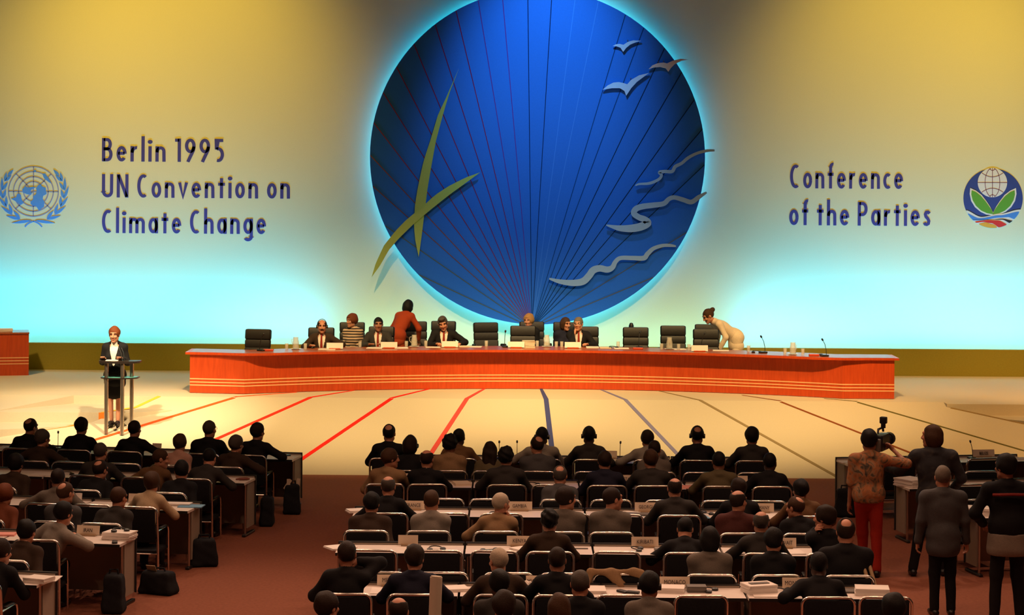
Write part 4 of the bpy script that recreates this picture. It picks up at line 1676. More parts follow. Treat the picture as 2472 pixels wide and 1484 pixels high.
def person(loc, yaw, sc, label, group='delegates', lean=6, twist=0, side=0, female=False, hairstyle='short', hc='d', cloth='black', skin='fair', hyaw=0, hpitch=0, hroll=0,
           arms=('desk', 'desk'), seated=True, pants='dkpants', shirt=None, tie=None, face=False, hp=False, glasses=False, skirt=False, jl=0.0, hres=.017, kneel=None, hand=('flat', 'flat'), legs=True, stache=False, short=False, ears=True, feet=None, hips=(0, 0), broad=1.0, coatmat=None, legcol=None):
    """one person: a continuous skin body with clothing and hair as children. Frame: +Y forward, X right, origin on the ground under the hips"""
    NP[0] += 1
    k = NP[0]
    w = (.90 if female else 1.0) * broad
    ph = .50 if seated else .92
    pel = np.array((hips[0], hips[1], ph))
    R = rot('Z', rad(-twist)) @ rot('Y', rad(side)) @ rot('X', rad(-lean))
    T = lambda x, y, z: tuple(pel + R @ np.array((x, y, z), float))
    Hh = rot('Z', rad(-twist - hyaw)) @ rot('Y', rad(hroll)) @ rot('X', rad(-lean * .25 - hpitch))
    piv = np.array(T(0, -.005, .585))
    HS = 1.12
    hc_ = piv + Hh @ np.array((0, .032, .135))
    sh = {-1: T(-.172 * w, 0, .490), 1: T(.172 * w, 0, .490)}
    el, ha = {}, {}
    for i, s in ((0, -1), (1, 1)):
        a = arms[i]
        hint = (s * .5, -.35, -.8)
        if isinstance(a, tuple):
            tgt = a[0]
            hint = a[1] if len(a) > 1 else hint
        elif a == 'desk':
            tgt = (s * random.uniform(.12, .20), random.uniform(.37, .42), .800 / sc)
            hint = (s * .62, -.55, -.32)
        elif a == 'lap':
            tgt = (s * .07, .27, .66)
            hint = (s * .25, -.6, -.8)
        elif a == 'wide':
            tgt = (s * .32, .32, .800 / sc)
            hint = (s * .75, -.55, -.30)
        elif a == 'chin':
            tgt = tuple(hc_ + Hh @ np.array((s * .045, .085, -.135)))
            hint = (s * .4, .4, -1)
        elif a == 'ear':
            tgt = tuple(hc_ + Hh @ np.array((s * .105, .02, -.07)))
            hint = (s * 1, .3, -.6)
        elif a == 'hang':
            tgt = (s * .235 * w + hips[0], .06 + hips[1], ph - .07)
            hint = (s * .4, -1, 0)
        el[s], ha[s] = ik(sh[s], tgt, .285, .265, hint)
    # legs
    if seated:
        hip = {s: (s * .085, .02, .515) for s in (-1, 1)}
        kn = {s: (s * .12, .43, .51) for s in (-1, 1)}
        an = {s: (s * .11, .40, .09) for s in (-1, 1)}
    else:
        fd = feet or {-1: (-.10, 0), 1: (.10, 0)}
        hip = {s: (s * .085 + hips[0], hips[1], ph - .02) for s in (-1, 1)}
        an = {s: (fd[s][0], fd[s][1], .09) for s in (-1, 1)}
        kn = {s: tuple((np.array(hip[s]) + np.array(an[s])) / 2 + np.array((0, .03, .02))) for s in (-1, 1)}
    tor = [('e', T(0, .0, .04), (.158 * w, .125, .13), R, .05), ('e', T(0, .004, .21), (.146 * w, .108, .19), R, .06), ('e', T(0, -.004, .365), (.164 * w, .116, .165), R, .06),
           ('c', T(-(.155 if female else .172) * w, -.008, .486), T((.155 if female else .172) * w, -.008, .486), .060, .060, .05)]
    trap = [('c', T(0, -.014, .56), T(s * .135 * w, -.010, .505), .048, .046, .05) for s in (-1, 1)]
    if female:
        tor += [('e', T(s * .07, .085, .33), (.062, .055, .062), R, .04) for s in (-1, 1)]
    sl = []
    for s in (-1, 1):
        wr = np.array(ha[s]) - (np.array(ha[s]) - np.array(el[s])) * .05
        sl.append((sh[s], el[s], tuple(wr)))
    neck = [('c', T(0, -.012, .50), tuple(piv + Hh @ np.array((0, 0, .04))), .058 * (.9 if female else 1), .054 * (.9 if female else 1), .04)]
    # --- skin body (one mesh): coarse under the clothes, fine head and hands
    body = [(p[0], p[1], tuple(np.array(p[2]) - .012) if p[0] == 'e' else p[2], *( [p[3], p[4]] if p[0] == 'e' else [p[3] - .014, p[4] - .014, p[5]])) for p in tor + trap] + neck
    for a, b, c in sl:
        body += [('c', a, b, .044, .038, .03), ('c', b, c, .037, .027, .03)]
    if legs:
        for s in (-1, 1):
            body += [('c', hip[s], kn[s], .072, .050, .04), ('c', kn[s], an[s], .048, .036, .03)]
    lo, hi = bounds(body, .03)
    V0, Q0 = nets(lambda P: field(body, P), lo, hi, .026 if not skirt else .02)
    hV, hQ = HEADS[female]
    parts = [(V0, Q0), (hV @ (Hh * HS).T.astype(F32) + hc_.astype(F32), hQ)]
    for i, s in ((0, -1), (1, 1)):
        V, Q = HANDS[hand[i]]
        y = np.array(ha[s]) - np.array(el[s])
        y /= np.linalg.norm(y)
        up = np.array((0, 0, 1.0)) if not (isinstance(arms[i], str) and arms[i] in ('chin', 'ear', 'hang')) else np.array((s * 1.0, .2, .1))
        if isinstance(arms[i], tuple) and len(arms[i]) > 2:
            up = np.array(arms[i][2], float)
        z = up - y * (up @ y)
        z /= max(np.linalg.norm(z), 1e-5)
        x = np.cross(y, z)
        M = np.stack([x * s, y, z], 1)
        q = Q if s > 0 else Q[:, ::-1]
        parts.append((V @ M.T.astype(F32) + np.array(ha[s], F32), q))
    off, VV, QQ = 0, [], []
    for V, Q in parts:
        VV.append(V)
        QQ.append(Q + off)
        off += len(V)
    o = link('person', np_mesh('body', np.concatenate(VV), np.concatenate(QQ)), SKIN[skin])
    o.location, o.rotation_euler, o.scale = loc, (0, 0, yaw), (sc, sc, sc)
    tag(o, label, 'person', group)
    # --- coat
    def T2(a):
        return np.array(T(*a))
    infl = .012
    coat = tor + trap
    for a, b, c in sl:
        coat = coat + [('c', a, b, .056 * (.88 if female else 1), .048 * (.88 if female else 1), .045)]
        if not short:
            coat = coat + [('c', b, c, .047 * (.88 if female else 1), .036, .035)]
    if jl:
        coat = coat + [('c', T(0, 0, .05), tuple(pel + np.array((0, 0, -jl + .1))), .12 * w, .13 * w, .05), ('c', (pel[0] - .07, pel[1], pel[2] - jl + .1), (pel[0] + .07, pel[1], pel[2] - jl + .1), .115, .115, .06)]
    if not female or shirt:
        coat = coat + [('t', T(0, -.016, .552), R @ rot('X', rad(18)), .064, .017, .02)]
    Rf = R.astype(F32)
    pf = pel.astype(F32)

    def fcoat(P):
        d = field(coat, P) - infl + .0045 * wob(P, 17, k) + .0025 * wob(P, 41, k * 1.7)
        q = (P - pf) @ Rf
        if shirt:
            wv = .010 + .072 * np.clip((q[:, 2] - .17) / .36, 0, 1.25)
            wedge = np.maximum(np.maximum(np.abs(q[:, 0]) - wv, .03 - q[:, 1]), .17 - q[:, 2])
            d = np.maximum(d, -wedge)
        if jl:
            d = np.maximum(d, (pf[2] - jl) - P[:, 2])
        return d
    lo, hi = bounds(coat, .04)
    cm = coatmat or CC[cloth]
    link('jacket' if not female or shirt else 'blouse', np_mesh('jacket', *nets(fcoat, lo, hi, hres)), cm, o)
    if shirt:
        shp = [('e', T(0, .006, .21), (.140 * w, .108, .19), R, .06), ('e', T(0, .0, .365), (.150 * w, .117, .165), R, .06), ('c', T(0, -.012, .50), T(0, -.006, .600), .074, .061, .04)]
        lo, hi = bounds(shp, .03)
        link('shirt', np_mesh('shirt', *nets(lambda P: np.maximum(field(shp, P) - .003, ((P - pf) @ Rf)[:, 2] - .605), lo, hi, .014)), CC[shirt], o)
    if tie:
        pts = [T(0, .070, .575), T(0, .095, .535), T(0, .122, .44), T(0, .128, .30), T(0, .122, .17)]
        MB().tube(pts, [.014, .017, .020, .026, .028], 8).build('tie', CC[tie], o, smooth=True)
    # --- trousers / skirt, shoes
    if legs:
        if skirt:
            if seated:
                tr = [('e', T(0, .0, .03), (.17 * w, .14, .13), R, .05)] + [('c', hip[s], kn[s], .095, .075, .08) for s in (-1, 1)]
            else:
                kk = {s: np.array(kn[s]) + np.array((0, 0, .06)) for s in (-1, 1)}
                tr = [('e', tuple(pel), (.165, .135, .15), None, .05)] + [('c', hip[s], tuple(kk[s] * .98), .11, .085, .12) for s in (-1, 1)]
        else:
            tr = [('e', T(0, .0, .02), (.162 * w, .132, .13), R, .05)]
            for s in (-1, 1):
                tr += [('c', hip[s], kn[s], .092, .070, .04), ('c', kn[s], an[s], .068, .056, .03)]
        lo, hi = bounds(tr, .03)

        def ft(P):
            d = field(tr, P) + .004 * wob(P, 23, k * 2.3)
            if skirt and not seated:
                d = np.maximum(d, .46 - P[:, 2])
            if not skirt:
                d = np.maximum(d, .045 - P[:, 2])
            return d
        link('skirt' if skirt else 'trousers', np_mesh('trousers', *nets(ft, lo, hi, .020 if not seated else .026)), CC[pants], o)
        for s in (-1, 1):
            link('shoe', SHOE, M_SHOE, o, mtx=Matrix.Translation((an[s][0], an[s][1], 0)) @ Matrix.Rotation(-s * .12, 4, 'Z'))
    Hm = Matrix.Translation(Vector(hc_)) @ Matrix((Hh * HS).tolist()).to_4x4()
    if hairstyle:
        link('hair', hair(hairstyle, k), HC[hc], o, mtx=Hm)
    if hp:
        link('headphones', HEADPHONES, M_PLASTIC, o, mtx=Hm)
    if glasses:
        link('glasses', GLASSES, M_STEEL, o, mtx=Hm)
    if face:
        link('eyes', EYES, M_EYE, o, mtx=Hm)
        link('eyebrows', BROWS, HC[hc], o, mtx=Hm)
        link('mouth', MOUTH, M_LIP, o, mtx=Hm)
    if stache:
        link('moustache', MOUST, HC[hc], o, mtx=Hm)
    return o


# ------------------------------------------------------------------ seated delegates: pixel of the head top, block, row, tier ...
# (px, py, block, row, tier, description, hair style, hair, coat, head turn, body turn, extras)
DEL = [
    # left block
    (72, 1008, 'L', 1, 1, 'thinning-haired man in black, head turned right', 'spot', 'd', 'black', 28, 0, dict(hroll=6, arms=('desk', 'wide'))),
    (197, 1006, 'L', 1, 1, 'square-shouldered dark-haired man in black', 'full', 'k', 'black', 0, 4, {}),
    (325, 1013, 'L', 1, 1, 'dark-haired man in black, right arm forward', 'short', 'd', 'black', 6, 4, dict(arms=('desk', 'wide'))),
    (505, 1013, 'L', 1, 1, 'broad grey-haired man in dark suit', 'short', 's', 'black', 12, 2, dict(glasses=True, broad=1.12)),
    (621, 1019, 'L', 1, 1, 'dark-haired man in black striped suit', 'full', 'd', 'black', 14, 6, dict(arms=('desk', 'wide'))),
    (103, 1035, 'L', 1, 2, 'grey-haired man in dark brown suit', 'full', 's', 'dkbr', 20, 6, dict(arms=('wide', 'wide'))),
    (437, 1048, 'L', 1, 2, 'woman with short reddish hair, pale pink blouse', 'full', 'b', 'pink', 0, 4, dict(female=True)),
    (572, 1050, 'L', 1, 2, 'grey-haired man in dark brown jacket', 'full', 's', 'dkbr', 10, 12, dict(arms=('desk', 'wide'), broad=1.06)),
    (245, 1068, 'L', 2, 1, 'balding man with glasses in charcoal suit', 'thin', 's', 'char', 4, 2, dict(glasses=True, broad=1.08)),
    (392, 1088, 'L', 2, 1, 'brown-haired man in brown jacket looking right', 'short', 'b', 'brown', 55, 14, {}),
    (508, 1083, 'L', 2, 1, 'man with dark hair bowed low in dark suit', 'short', 'k', 'char', 0, 6, dict(hpitch=14)),
    (42, 1098, 'L', 2, 2, 'black-haired person in dark brown', 'puff', 'k', 'dkbr', 6, 0, {}),
    (246, 1120, 'L', 2, 2, 'balding man with reddish crown in black', 'spot', 'd', 'black', 16, 4, {}),
    (446, 1115, 'L', 2, 2, 'dark-haired man in black, head turned left', 'full', 'k', 'black', -28, 4, {}),
    (141, 1132, 'L', 3, 1, 'dark-haired man in grey jacket leaning left', 'short', 'd', 'grey', 10, -14, dict(arms=('wide', 'desk'), shirt='shirt')),
    (371, 1142, 'L', 3, 1, 'brown-haired woman in light cream blouse', 'puff', 'b', 'cream', 0, 4, dict(female=True)),
    (157, 1161, 'L', 3, 2, 'balding man in slate-grey jacket', 'spot', 'b', 'slate', 16, 6, {}),
    (290, 1177, 'L', 3, 2, 'short-haired brown-headed man in grey-brown suit', 'thin', 'b', 'char', 14, 6, dict(shirt='shirt')),
    (16, 1172, 'L', 3, 2, 'woman with short ginger hair in rust top', 'puff', 'r', 'rust', 10, 0, dict(female=True)),
    (151, 1207, 'L', 4, 1, 'black-haired man in light grey jacket leaning on desk', 'full', 'k', 'lgrey', -8, 30, dict(arms=('desk', 'wide'), side=10)),
    (70, 1258, 'L', 4, 2, 'black-haired man in brown-grey suit', 'full', 'k', 'dkbr', 4, 2, dict(shirt='shirt')),
    (8, 1304, 'L', 5, 1, 'dark-clad man cut by the left frame edge', 'full', 'd', 'black', 20, 6, {}),
    # centre block, front row and the chairs behind it
    (939, 1022, 'C', 1, 1, 'tall man with thinning black hair in black', 'spot', 'k', 'black', 8, 0, {}),
    (1107, 1035, 'C', 1, 1, 'dark-haired man in brown, left arm stretched out', 'short', 'k', 'brown', 14, 0, dict(arms=(((-.50, .30, .80), (-.2, -.6, -.6)), 'desk'), side=0, skin='dark')),
    (1308, 1030, 'C', 1, 1, 'headset-wearing dark-haired man in light grey jacket', 'short', 'k', 'lgrey', 10, 0, dict(hp=True, skin='dark', arms=('wide', 'desk'), broad=1.1)),
    (1422, 1028, 'C', 1, 1, 'headset-wearing black-haired man in dark grey suit', 'short', 'k', 'char', 0, 0, dict(hp=True, skin='dark')),
    (1561, 1039, 'C', 1, 1, 'grey-haired man in light tan jacket', 'full', 'd', 'lgrey', 8, -8, dict(arms=('wide', 'desk'), broad=1.1)),
    (1683, 1027, 'C', 1, 1, 'balding man in black with an earpiece', 'spot', 'k', 'black', 4, 0, dict(hp=True, skin='mid')),
    (1815, 1030, 'C', 1, 1, 'man with black bowl-cut hair in grey suit', 'puff', 'k', 'char', 2, 2, {}),
    (990, 1049, 'C', 1, 2, 'brown-haired woman in black with headset', 'bob', 'd', 'black', 20, 6, dict(female=True, hp=True)),
    (1086, 1047, 'C', 1, 2, 'curly dark-haired man in mustard-tan jacket', 'curly', 'k', 'tan', 4, 4, dict(skin='mid')),
    (1298, 1050, 'C', 1, 2, 'balding man in slate jacket turned left', 'spot', 'd', 'slate', -20, -4, dict(broad=1.08)),
    (1579, 1063, 'C', 1, 2, 'man with dark hair half hidden behind another head', 'short', 'd', 'grey', 10, 4, {}),
    (939, 1080, 'C', 2, 1, 'brown-haired man in tan-brown jacket facing right', 'full', 'b', 'tan', 48, 18, dict(shirt='shirt', broad=1.12)),
    (1030, 1083, 'C', 2, 1, 'balding man with white collar in black suit', 'bald', 'd', 'black', 8, 8, dict(shirt='shirt', broad=1.05)),
    (1183, 1068, 'C', 1, 2, 'woman with long dark hair down her back', 'long', 'd', 'olive', 4, 0, dict(female=True)),
    (1221, 1077, 'C', 2, 1, 'curly black-haired man in charcoal suit', 'curly', 'k', 'char', 8, 4, dict(broad=1.1)),
    (1460, 1088, 'C', 2, 1, 'dark-haired man with pale collar in navy suit', 'full', 'd', 'navy', -4, 0, dict(shirt='shirt', broad=1.1)),
    (1572, 1083, 'C', 2, 1, 'brown-haired man in dark brown jacket', 'full', 'b', 'char', -18, 6, dict(broad=1.08)),
    (1735, 1088, 'C', 2, 1, 'black-haired man in broad olive-brown jacket', 'short', 'k', 'olive', 4, 0, dict(skin='mid', broad=1.1)),
    (1857, 1092, 'C', 2, 1, 'black-haired man in black at the row end', 'short', 'k', 'black', 10, 6, dict(skin='dark')),
    (1351, 1125, 'C', 2, 2, 'grey balding man in slate suit', 'spot', 's', 'slate', 10, 0, {}),
    (938, 1148, 'C', 3, 1, 'man with shiny bald crown in black suit', 'bald', 's', 'black', 4, 6, dict(shirt='slate')),
    (1629, 1152, 'C', 3, 1, 'red-crowned bald man in broad charcoal jacket', 'bald', 'd', 'char', -6, 0, dict(broad=1.12)),
    (1784, 1154, 'C', 3, 1, 'brown-haired man mostly hidden by a bald head', 'full', 'd', 'black', -20, 0, {}),
    (1932, 1157, 'C', 3, 1, 'black-haired person in dull brown at the row end', 'full', 'k', 'brown', -14, -8, dict(skin='mid')),
    (897, 1190, 'C', 3, 2, 'broad dark-haired man in dark brown suit', 'full', 'k', 'dkbr', 10, 0, dict(broad=1.12)),
    (1041, 1180, 'C', 3, 2, 'brown-haired man in light grey jacket', 'short', 'b', 'lgrey', 10, 2, {}),
    (1206, 1190, 'C', 3, 2, 'silver-haired man in beige jacket, hand to chin', 'short', 'w', 'tan', 38, 8, dict(arms=('desk', 'chin'), hand=('flat', 'curl'))),
    (1362, 1173, 'C', 3, 2, 'dark-haired man in grey-brown jacket looking right', 'full', 'd', 'grey', 50, 6, dict(broad=1.1)),
    (1474, 1173, 'C', 3, 2, 'ruddy-faced man in grey-brown jacket looking right', 'short', 'd', 'grey', 58, 4, {}),
    (1780, 1180, 'C', 3, 2, 'bald man in maroon-brown jacket leaning right', 'bald', 'd', 'maroon', 24, 14, dict(broad=1.1)),
    (1922, 1200, 'C', 3, 2, 'man with light-brown hair in black facing left', 'spot', 'b', 'black', -40, -8, {}),
    (1326, 1228, 'C', 4, 1, 'person with black curls in dark brown', 'curly', 'k', 'dkbr', 6, 0, {}),
    (1650, 1258, 'C', 4, 1, 'dark-suited man slumped forward over the desk', 'short', 'k', 'black', 10, 0, dict(hpitch=20)),
    (1836, 1232, 'C', 4, 1, 'man with shiny bald head in charcoal jacket', 'bald', 's', 'char', 6, 0, dict(broad=1.05)),
    (1996, 1217, 'C', 4, 1, 'dark-haired man facing left with hand at chin', 'full', 'd', 'black', -52, -6, dict(arms=('chin', 'desk'), hand=('relaxed', 'flat'))),
    (1713, 1267, 'C', 4, 2, 'black-haired person in brown-grey jacket', 'bob', 'k', 'grey', 10, -4, dict(broad=1.0)),
    (1866, 1272, 'C', 4, 2, 'black-haired person in black turned right', 'full', 'k', 'black', 14, 6, {}),
    (2041, 1247, 'C', 4, 2, 'broad dark-haired man in black leather jacket', 'spot', 'd', 'black', 10, 0, dict(broad=1.2)),
    (838, 1303, 'C', 5, 1, 'brown-haired man in black with hand at ear', 'short', 'd', 'black', 0, 4, dict(arms=('desk', 'ear'), hand=('flat', 'curl'), skin='mid')),
    (1000, 1313, 'C', 5, 1, 'dark-haired man in navy-black suit, broad back', 'full', 'd', 'navy', 14, 2, dict(broad=1.08)),
    (1208, 1323, 'C', 5, 1, 'white-haired man in brown jacket looking left', 'short', 'w', 'dkbr', -30, 0, dict(broad=1.02)),
    (1345, 1318, 'C', 5, 1, 'dark-haired man in black jacket upright', 'short', 'd', 'black', 4, 0, dict(skin='mid')),
    (1974, 1335, 'C', 5, 1, 'black-haired man in black at the row end', 'short', 'k', 'black', 0, 0, dict(arms=('wide', 'desk'), broad=1.08, skin='dark')),
    (1206, 1372, 'C', 5, 2, 'black-haired person in dark coat, low in frame', 'full', 'k', 'char', 0, 0, dict(skin='dark')),
    (1400, 1373, 'C', 5, 2, 'short-haired greying man in black', 'thin', 's', 'black', 4, 0, {}),
    (1566, 1380, 'C', 5, 2, 'black-haired headset wearer in light grey jacket', 'full', 'k', 'grey', 8, 0, dict(hp=True, skin='mid', shirt='shirt')),
    (786, 1425, 'C', 6, 1, 'brown-haired man in grey jacket, bottom left', 'full', 'd', 'char', 30, 10, dict(broad=1.1)),
    (962, 1443, 'C', 6, 1, 'balding man at the bottom edge', 'bald', 'd', 'char', 10, 0, {}),
    (1217, 1425, 'C', 6, 1, 'brown-haired person at the bottom edge', 'puff', 'd', 'char', 0, 0, {}),
    (1350, 1428, 'C', 6, 1, 'woman with dark reddish hair at the bottom edge', 'bob', 'b', 'black', -6, 0, dict(female=True)),
    (2158, 1430, 'C', 6, 1, 'dark puffy-haired person at the bottom edge', 'puff', 'k', 'black', -6, 0, {}),
]
TIER = {1: .81, 2: 2.03}
cnt = {}
for d in DEL:
    cnt.setdefault(d[2:5], []).append(d[0])
for (px, py, b, row, tier, desc, hs, hcol, cc, hy, by, ex) in DEL:
    ex = dict(ex)
    seat = rowpt(b, row, px, TIER[tier], .9)
    k = sorted(cnt[(b, row, tier)]).index(px)
    sc, lean = 1.0, 7.0
    if tier == 2 and 'arms' not in ex:
        ex['arms'] = ('lap', 'lap')
    for _ in range(6):
        hd = .86 * math.sin(rad(lean)) * sc
        D = seat.y + hd * .9
        x, y = unroll(px, py)
        zt = ZC - y * D / FOC
        r = zt / 1.365
        sc = min(max(r, .92), 1.05)
        c = (zt / sc - .50) / .87
        lean = math.degrees(math.acos(min(max(c, .80), .992)))
    side = 'behind' if tier == 2 else 'at'
    where = {6: 'nearest the camera'}.get(row, '%s the %s %s desk row' % (side, ORD[row - 1], BNAME[b]))
    lab = desc + ', ' + where
    if len(lab.replace(',', ' ').split()) > 16 or row == 6:
        lab = desc + (', %s %s row' % (ORD[row - 1], BNAME[b]) if row != 6 else '')
    X = px
    xx, yy = unroll(px, py)
    Dh = seat.y + .84 * math.sin(rad(lean)) * .9
    loc = (xx * Dh / FOC - .84 * math.sin(rad(lean)) * sc * math.sin(-YAW[b] + rad(by)) * .9, seat.y, 0)
    person(loc, YAW[b], sc, lab, 'seated delegates', lean=lean, twist=by, hairstyle=hs, hc=hcol, cloth=cc, hyaw=hy, hres=.0165, **ex)
    if True:
        chair_at(b, row, tier, loc[0] + .02 * math.sin(px), seat.y - .01, YAW[b] + rad(by * .3), 'occupied')
EMPTY = [('L', 1, 2, 172), ('L', 1, 2, 312), ('L', 3, 1, 248), ('C', 1, 2, 1430), ('C', 1, 2, 1690), ('C', 1, 2, 1820), ('C', 2, 1, 1330), ('C', 2, 2, 1082), ('C', 2, 2, 1172), ('C', 2, 2, 1472), ('C', 2, 2, 1600), ('C', 2, 2, 1735), ('C', 2, 2, 1845),
         ('C', 3, 1, 1082), ('C', 3, 1, 1208), ('C', 3, 1, 1370), ('C', 3, 1, 1500), ('C', 4, 1, 907), ('C', 4, 1, 1062), ('C', 4, 1, 1197), ('C', 4, 1, 1487), ('C', 4, 2, 925), ('C', 4, 2, 1070), ('C', 4, 2, 1235), ('C', 4, 2, 1352), ('C', 4, 2, 1490),
         ('C', 5, 1, 1498), ('C', 5, 1, 1686), ('C', 5, 1, 2120), ('R', 1, 1, 2155), ('R', 1, 1, 2355), ('R', 1, 2, 2352), ('R', 1, 2, 2235), ('R', 2, 1, 2335), ('R', 2, 2, 2340)]
for b, row, tier, px in EMPTY:
    p = rowpt(b, row, px, TIER[tier] - (.02 if tier == 1 else 0), .85)
    chair_at(b, row, tier, p.x, p.y, YAW[b] + random.uniform(-.05, .05), 'empty')
place_chairs()


# ------------------------------------------------------------------ people on the podium (facing the hall)
def striped(name, c1, c2, scale):
    m = bpy.data.materials.new(name)
    m.use_nodes = True
    nt = m.node_tree
    b = nt.nodes['Principled BSDF']
    b.inputs['Roughness'].default_value = .85
    tc = nt.nodes.new('ShaderNodeTexCoord')
    w = nt.nodes.new('ShaderNodeTexWave')
    w.bands_direction = 'Z'
    w.inputs['Scale'].default_value = scale
    w.inputs['Distortion'].default_value = .6
    r = nt.nodes.new('ShaderNodeValToRGB')
    r.color_ramp.interpolation = 'CONSTANT'
    r.color_ramp.elements[0].color = (*c1, 1)
    r.color_ramp.elements[1].position = .6
    r.color_ramp.elements[1].color = (*c2, 1)
    nt.links.new(tc.outputs['Object'], w.inputs['Vector'])
    nt.links.new(w.outputs['Fac'], r.inputs['Fac'])
    nt.links.new(r.outputs['Color'], b.inputs['Base Color'])
    return m


def print_cloth(name, cols, scale):
    m = bpy.data.materials.new(name)
    m.use_nodes = True
    nt = m.node_tree
    b = nt.nodes['Principled BSDF']
    b.inputs['Roughness'].default_value = .85
    tc = nt.nodes.new('ShaderNodeTexCoord')
    n = nt.nodes.new('ShaderNodeTexNoise')
    n.inputs['Scale'].default_value = scale
    n.inputs['Detail'].default_value = 2
    n.inputs['Distortion'].default_value = 1.2
    r = nt.nodes.new('ShaderNodeValToRGB')
    e = r.color_ramp.elements
    while len(e) < len(cols):
        e.new(.5)
    for i, c in enumerate(cols):
        e[i].position = .30 + .40 * i / (len(cols) - 1)
        e[i].color = (*c, 1)
    nt.links.new(tc.outputs['Object'], n.inputs['Vector'])
    nt.links.new(n.outputs['Fac'], r.inputs['Fac'])
    nt.links.new(r.outputs['Color'], b.inputs['Base Color'])
    return m


def podium(px, py, D, label, turn=0, lean0=5, **kw):
    x, y = unroll(px, py)
    sc, lean = 1.0, lean0
    for _ in range(6):
        Dh = D - .86 * math.sin(rad(lean)) * sc
        zt = ZC - y * Dh / FOC - SZ
        sc = min(max(zt / 1.365, .93), 1.05)
        lean = max(lean0, math.degrees(math.acos(min(max((zt / sc - .50) / .87, .70), .995))))
    return person((x * Dh / FOC, D, SZ), rad(180 + turn), sc, label, 'people on the podium', lean=lean, face=True, hres=.013, **kw)


podium(777, 770, tdep(777, 1.0), 'bald man with headphones, moustache, dark suit and red tie', hairstyle='bald', hc='d', cloth='dkbr', shirt='shirt', tie='tie', hp=True, stache=True, hyaw=-6, arms=('wide', 'desk'))
podium(853, 757, tdep(853, 2.28), 'woman with short red hair in a cream and black striped top', female=True, hairstyle='puff', hc='r', coatmat=striped('striped_knit', (.62, .44, .30), (.02, .015, .015), 5.5), hyaw=36, twist=10, arms=('lap', 'lap'))
podium(913, 765, tdep(913, 1.0), 'dark-haired man in dark suit left of the red-suited woman', hairstyle='short', hc='k', cloth='char', shirt='shirt', tie='tie', skin='mid', hyaw=-6, broad=1.06)
podium(1072, 760, tdep(1072, .98), 'grey-haired man writing with bowed head in dark suit', hairstyle='quiff', hc='s', cloth='black', shirt='shirt', tie='tie', hpitch=16, hroll=10, arms=('wide', 'desk'), hand=('relaxed', 'curl'), broad=1.05)
podium(1278, 757, 42.45, 'blond woman in black looking left at the podium centre', female=True, hairstyle='puff', hc='y', cloth='black', hyaw=26, arms=('lap', 'lap'))
podium(1363, 765, 42.0, 'brown-haired woman in navy leaning towards the man beside her', female=True, hairstyle='bob', hc='b', cloth='navy', hyaw=-34, hpitch=4, arms=('lap', 'lap'))
podium(1397, 764, tdep(1397, 1.0), 'grey-haired man in black holding a hand to his mouth', hairstyle='short', hc='g', cloth='black', shirt='shirt', tie='tie', hyaw=14, hp=False, glasses=True, arms=('desk', 'chin'), hand=('relaxed', 'curl'))

p = at(957, 800, 41.75)
person((p.x, 41.75, SZ), rad(-27), .97, 'dark-haired woman in orange-red suit bending with her back turned', 'people on the podium', lean=45, twist=0, female=True, hairstyle='bob', hc='k', cloth='redsuit', seated=False, hres=.014,
       arms=(((-.12, .50, .88), (-.6, -.3, 0)), ((.22, .52, .80), (.8, -.3, 0))), jl=.22, pants='redsuit', skirt=True, skin='mid', hpitch=8)
p = at(1777, 800, 41.75)
person((p.x, 41.75, SZ), rad(104), .98, 'woman with hair bun in cream-white suit bending over chairs', 'people on the podium', lean=58, female=True, hairstyle='bun', hc='b', cloth='whitesuit', seated=False, hres=.014, face=True,
       arms=(((-.16, .40, .70), (-.5, -.6, 0)), ((.16, .34, .66), (.5, -.6, 0))), jl=.28, pants='whitesuit', hpitch=16, skirt=True, broad=1.12)

p = at(277, 1030, 36.68)
person((p.x, 36.68, rampz(0, 36.68) + .004), rad(178), .962, 'woman speaker in black suit standing at the lectern, short auburn hair', 'people on the podium', lean=5, female=True, hairstyle='full', hc='r', cloth='black', shirt='shirt', seated=False, face=True, hres=.013, 
       arms=(((-.17, .25, 1.222), (-.25, -.8, -.7), (0, 0, 1)), ((.17, .25, 1.222), (.25, -.8, -.7), (0, 0, 1))), jl=.24, pants='black', skirt=True, feet={-1: (-.055, .0), 1: (.055, .02)}, hpitch=4, broad=1.08)

# ------------------------------------------------------------------ standing people in the right aisle
PR = print_cloth('orange_print_shirt', [(.05, .04, .03), (.20, .12, .06), (.42, .15, .05), (.36, .22, .12), (.10, .08, .05)], 9)
p = at(2096, 1390, 25.9)
cm = person((p.x, 25.9, 0), rad(-6), 1.0, 'cameraman in orange patterned shirt and red trousers', 'standing people', lean=3, hairstyle='full', hc='k', coatmat=PR, seated=False, pants='redpants', short=True, skin='mid', hyaw=10, hres=.015,
       arms=('hang', ((.30, .18, 1.52), (.9, -.5, -.5), (1, 0, 0))), jl=.02, feet={-1: (-.05, .22), 1: (.10, -.02)}, hand=('relaxed', 'curl'))
p = at(2247, 1390, 26.0)
person((p.x + .03, 26.0, 0), rad(-8), 1.03, 'long-haired person in worn dark jacket pointing left', 'standing people', lean=3, hairstyle='bob', hc='b', coatmat=print_cloth('worn_leather', [(.012, .013, .018), (.02, .022, .028), (.05, .045, .04)], 7), seated=False, pants='dkpants', hyaw=-62, hres=.015,
       arms=(((-.55, .30, 1.22), (-.3, -.5, -.8), (0, 0, 1)), ((.24, .24, 1.0), (.6, -.5, -.4))), jl=.12, broad=1.2, feet={-1: (-.24, -.06), 1: (.12, .02)})
p = at(2276, 1440, 23.6)
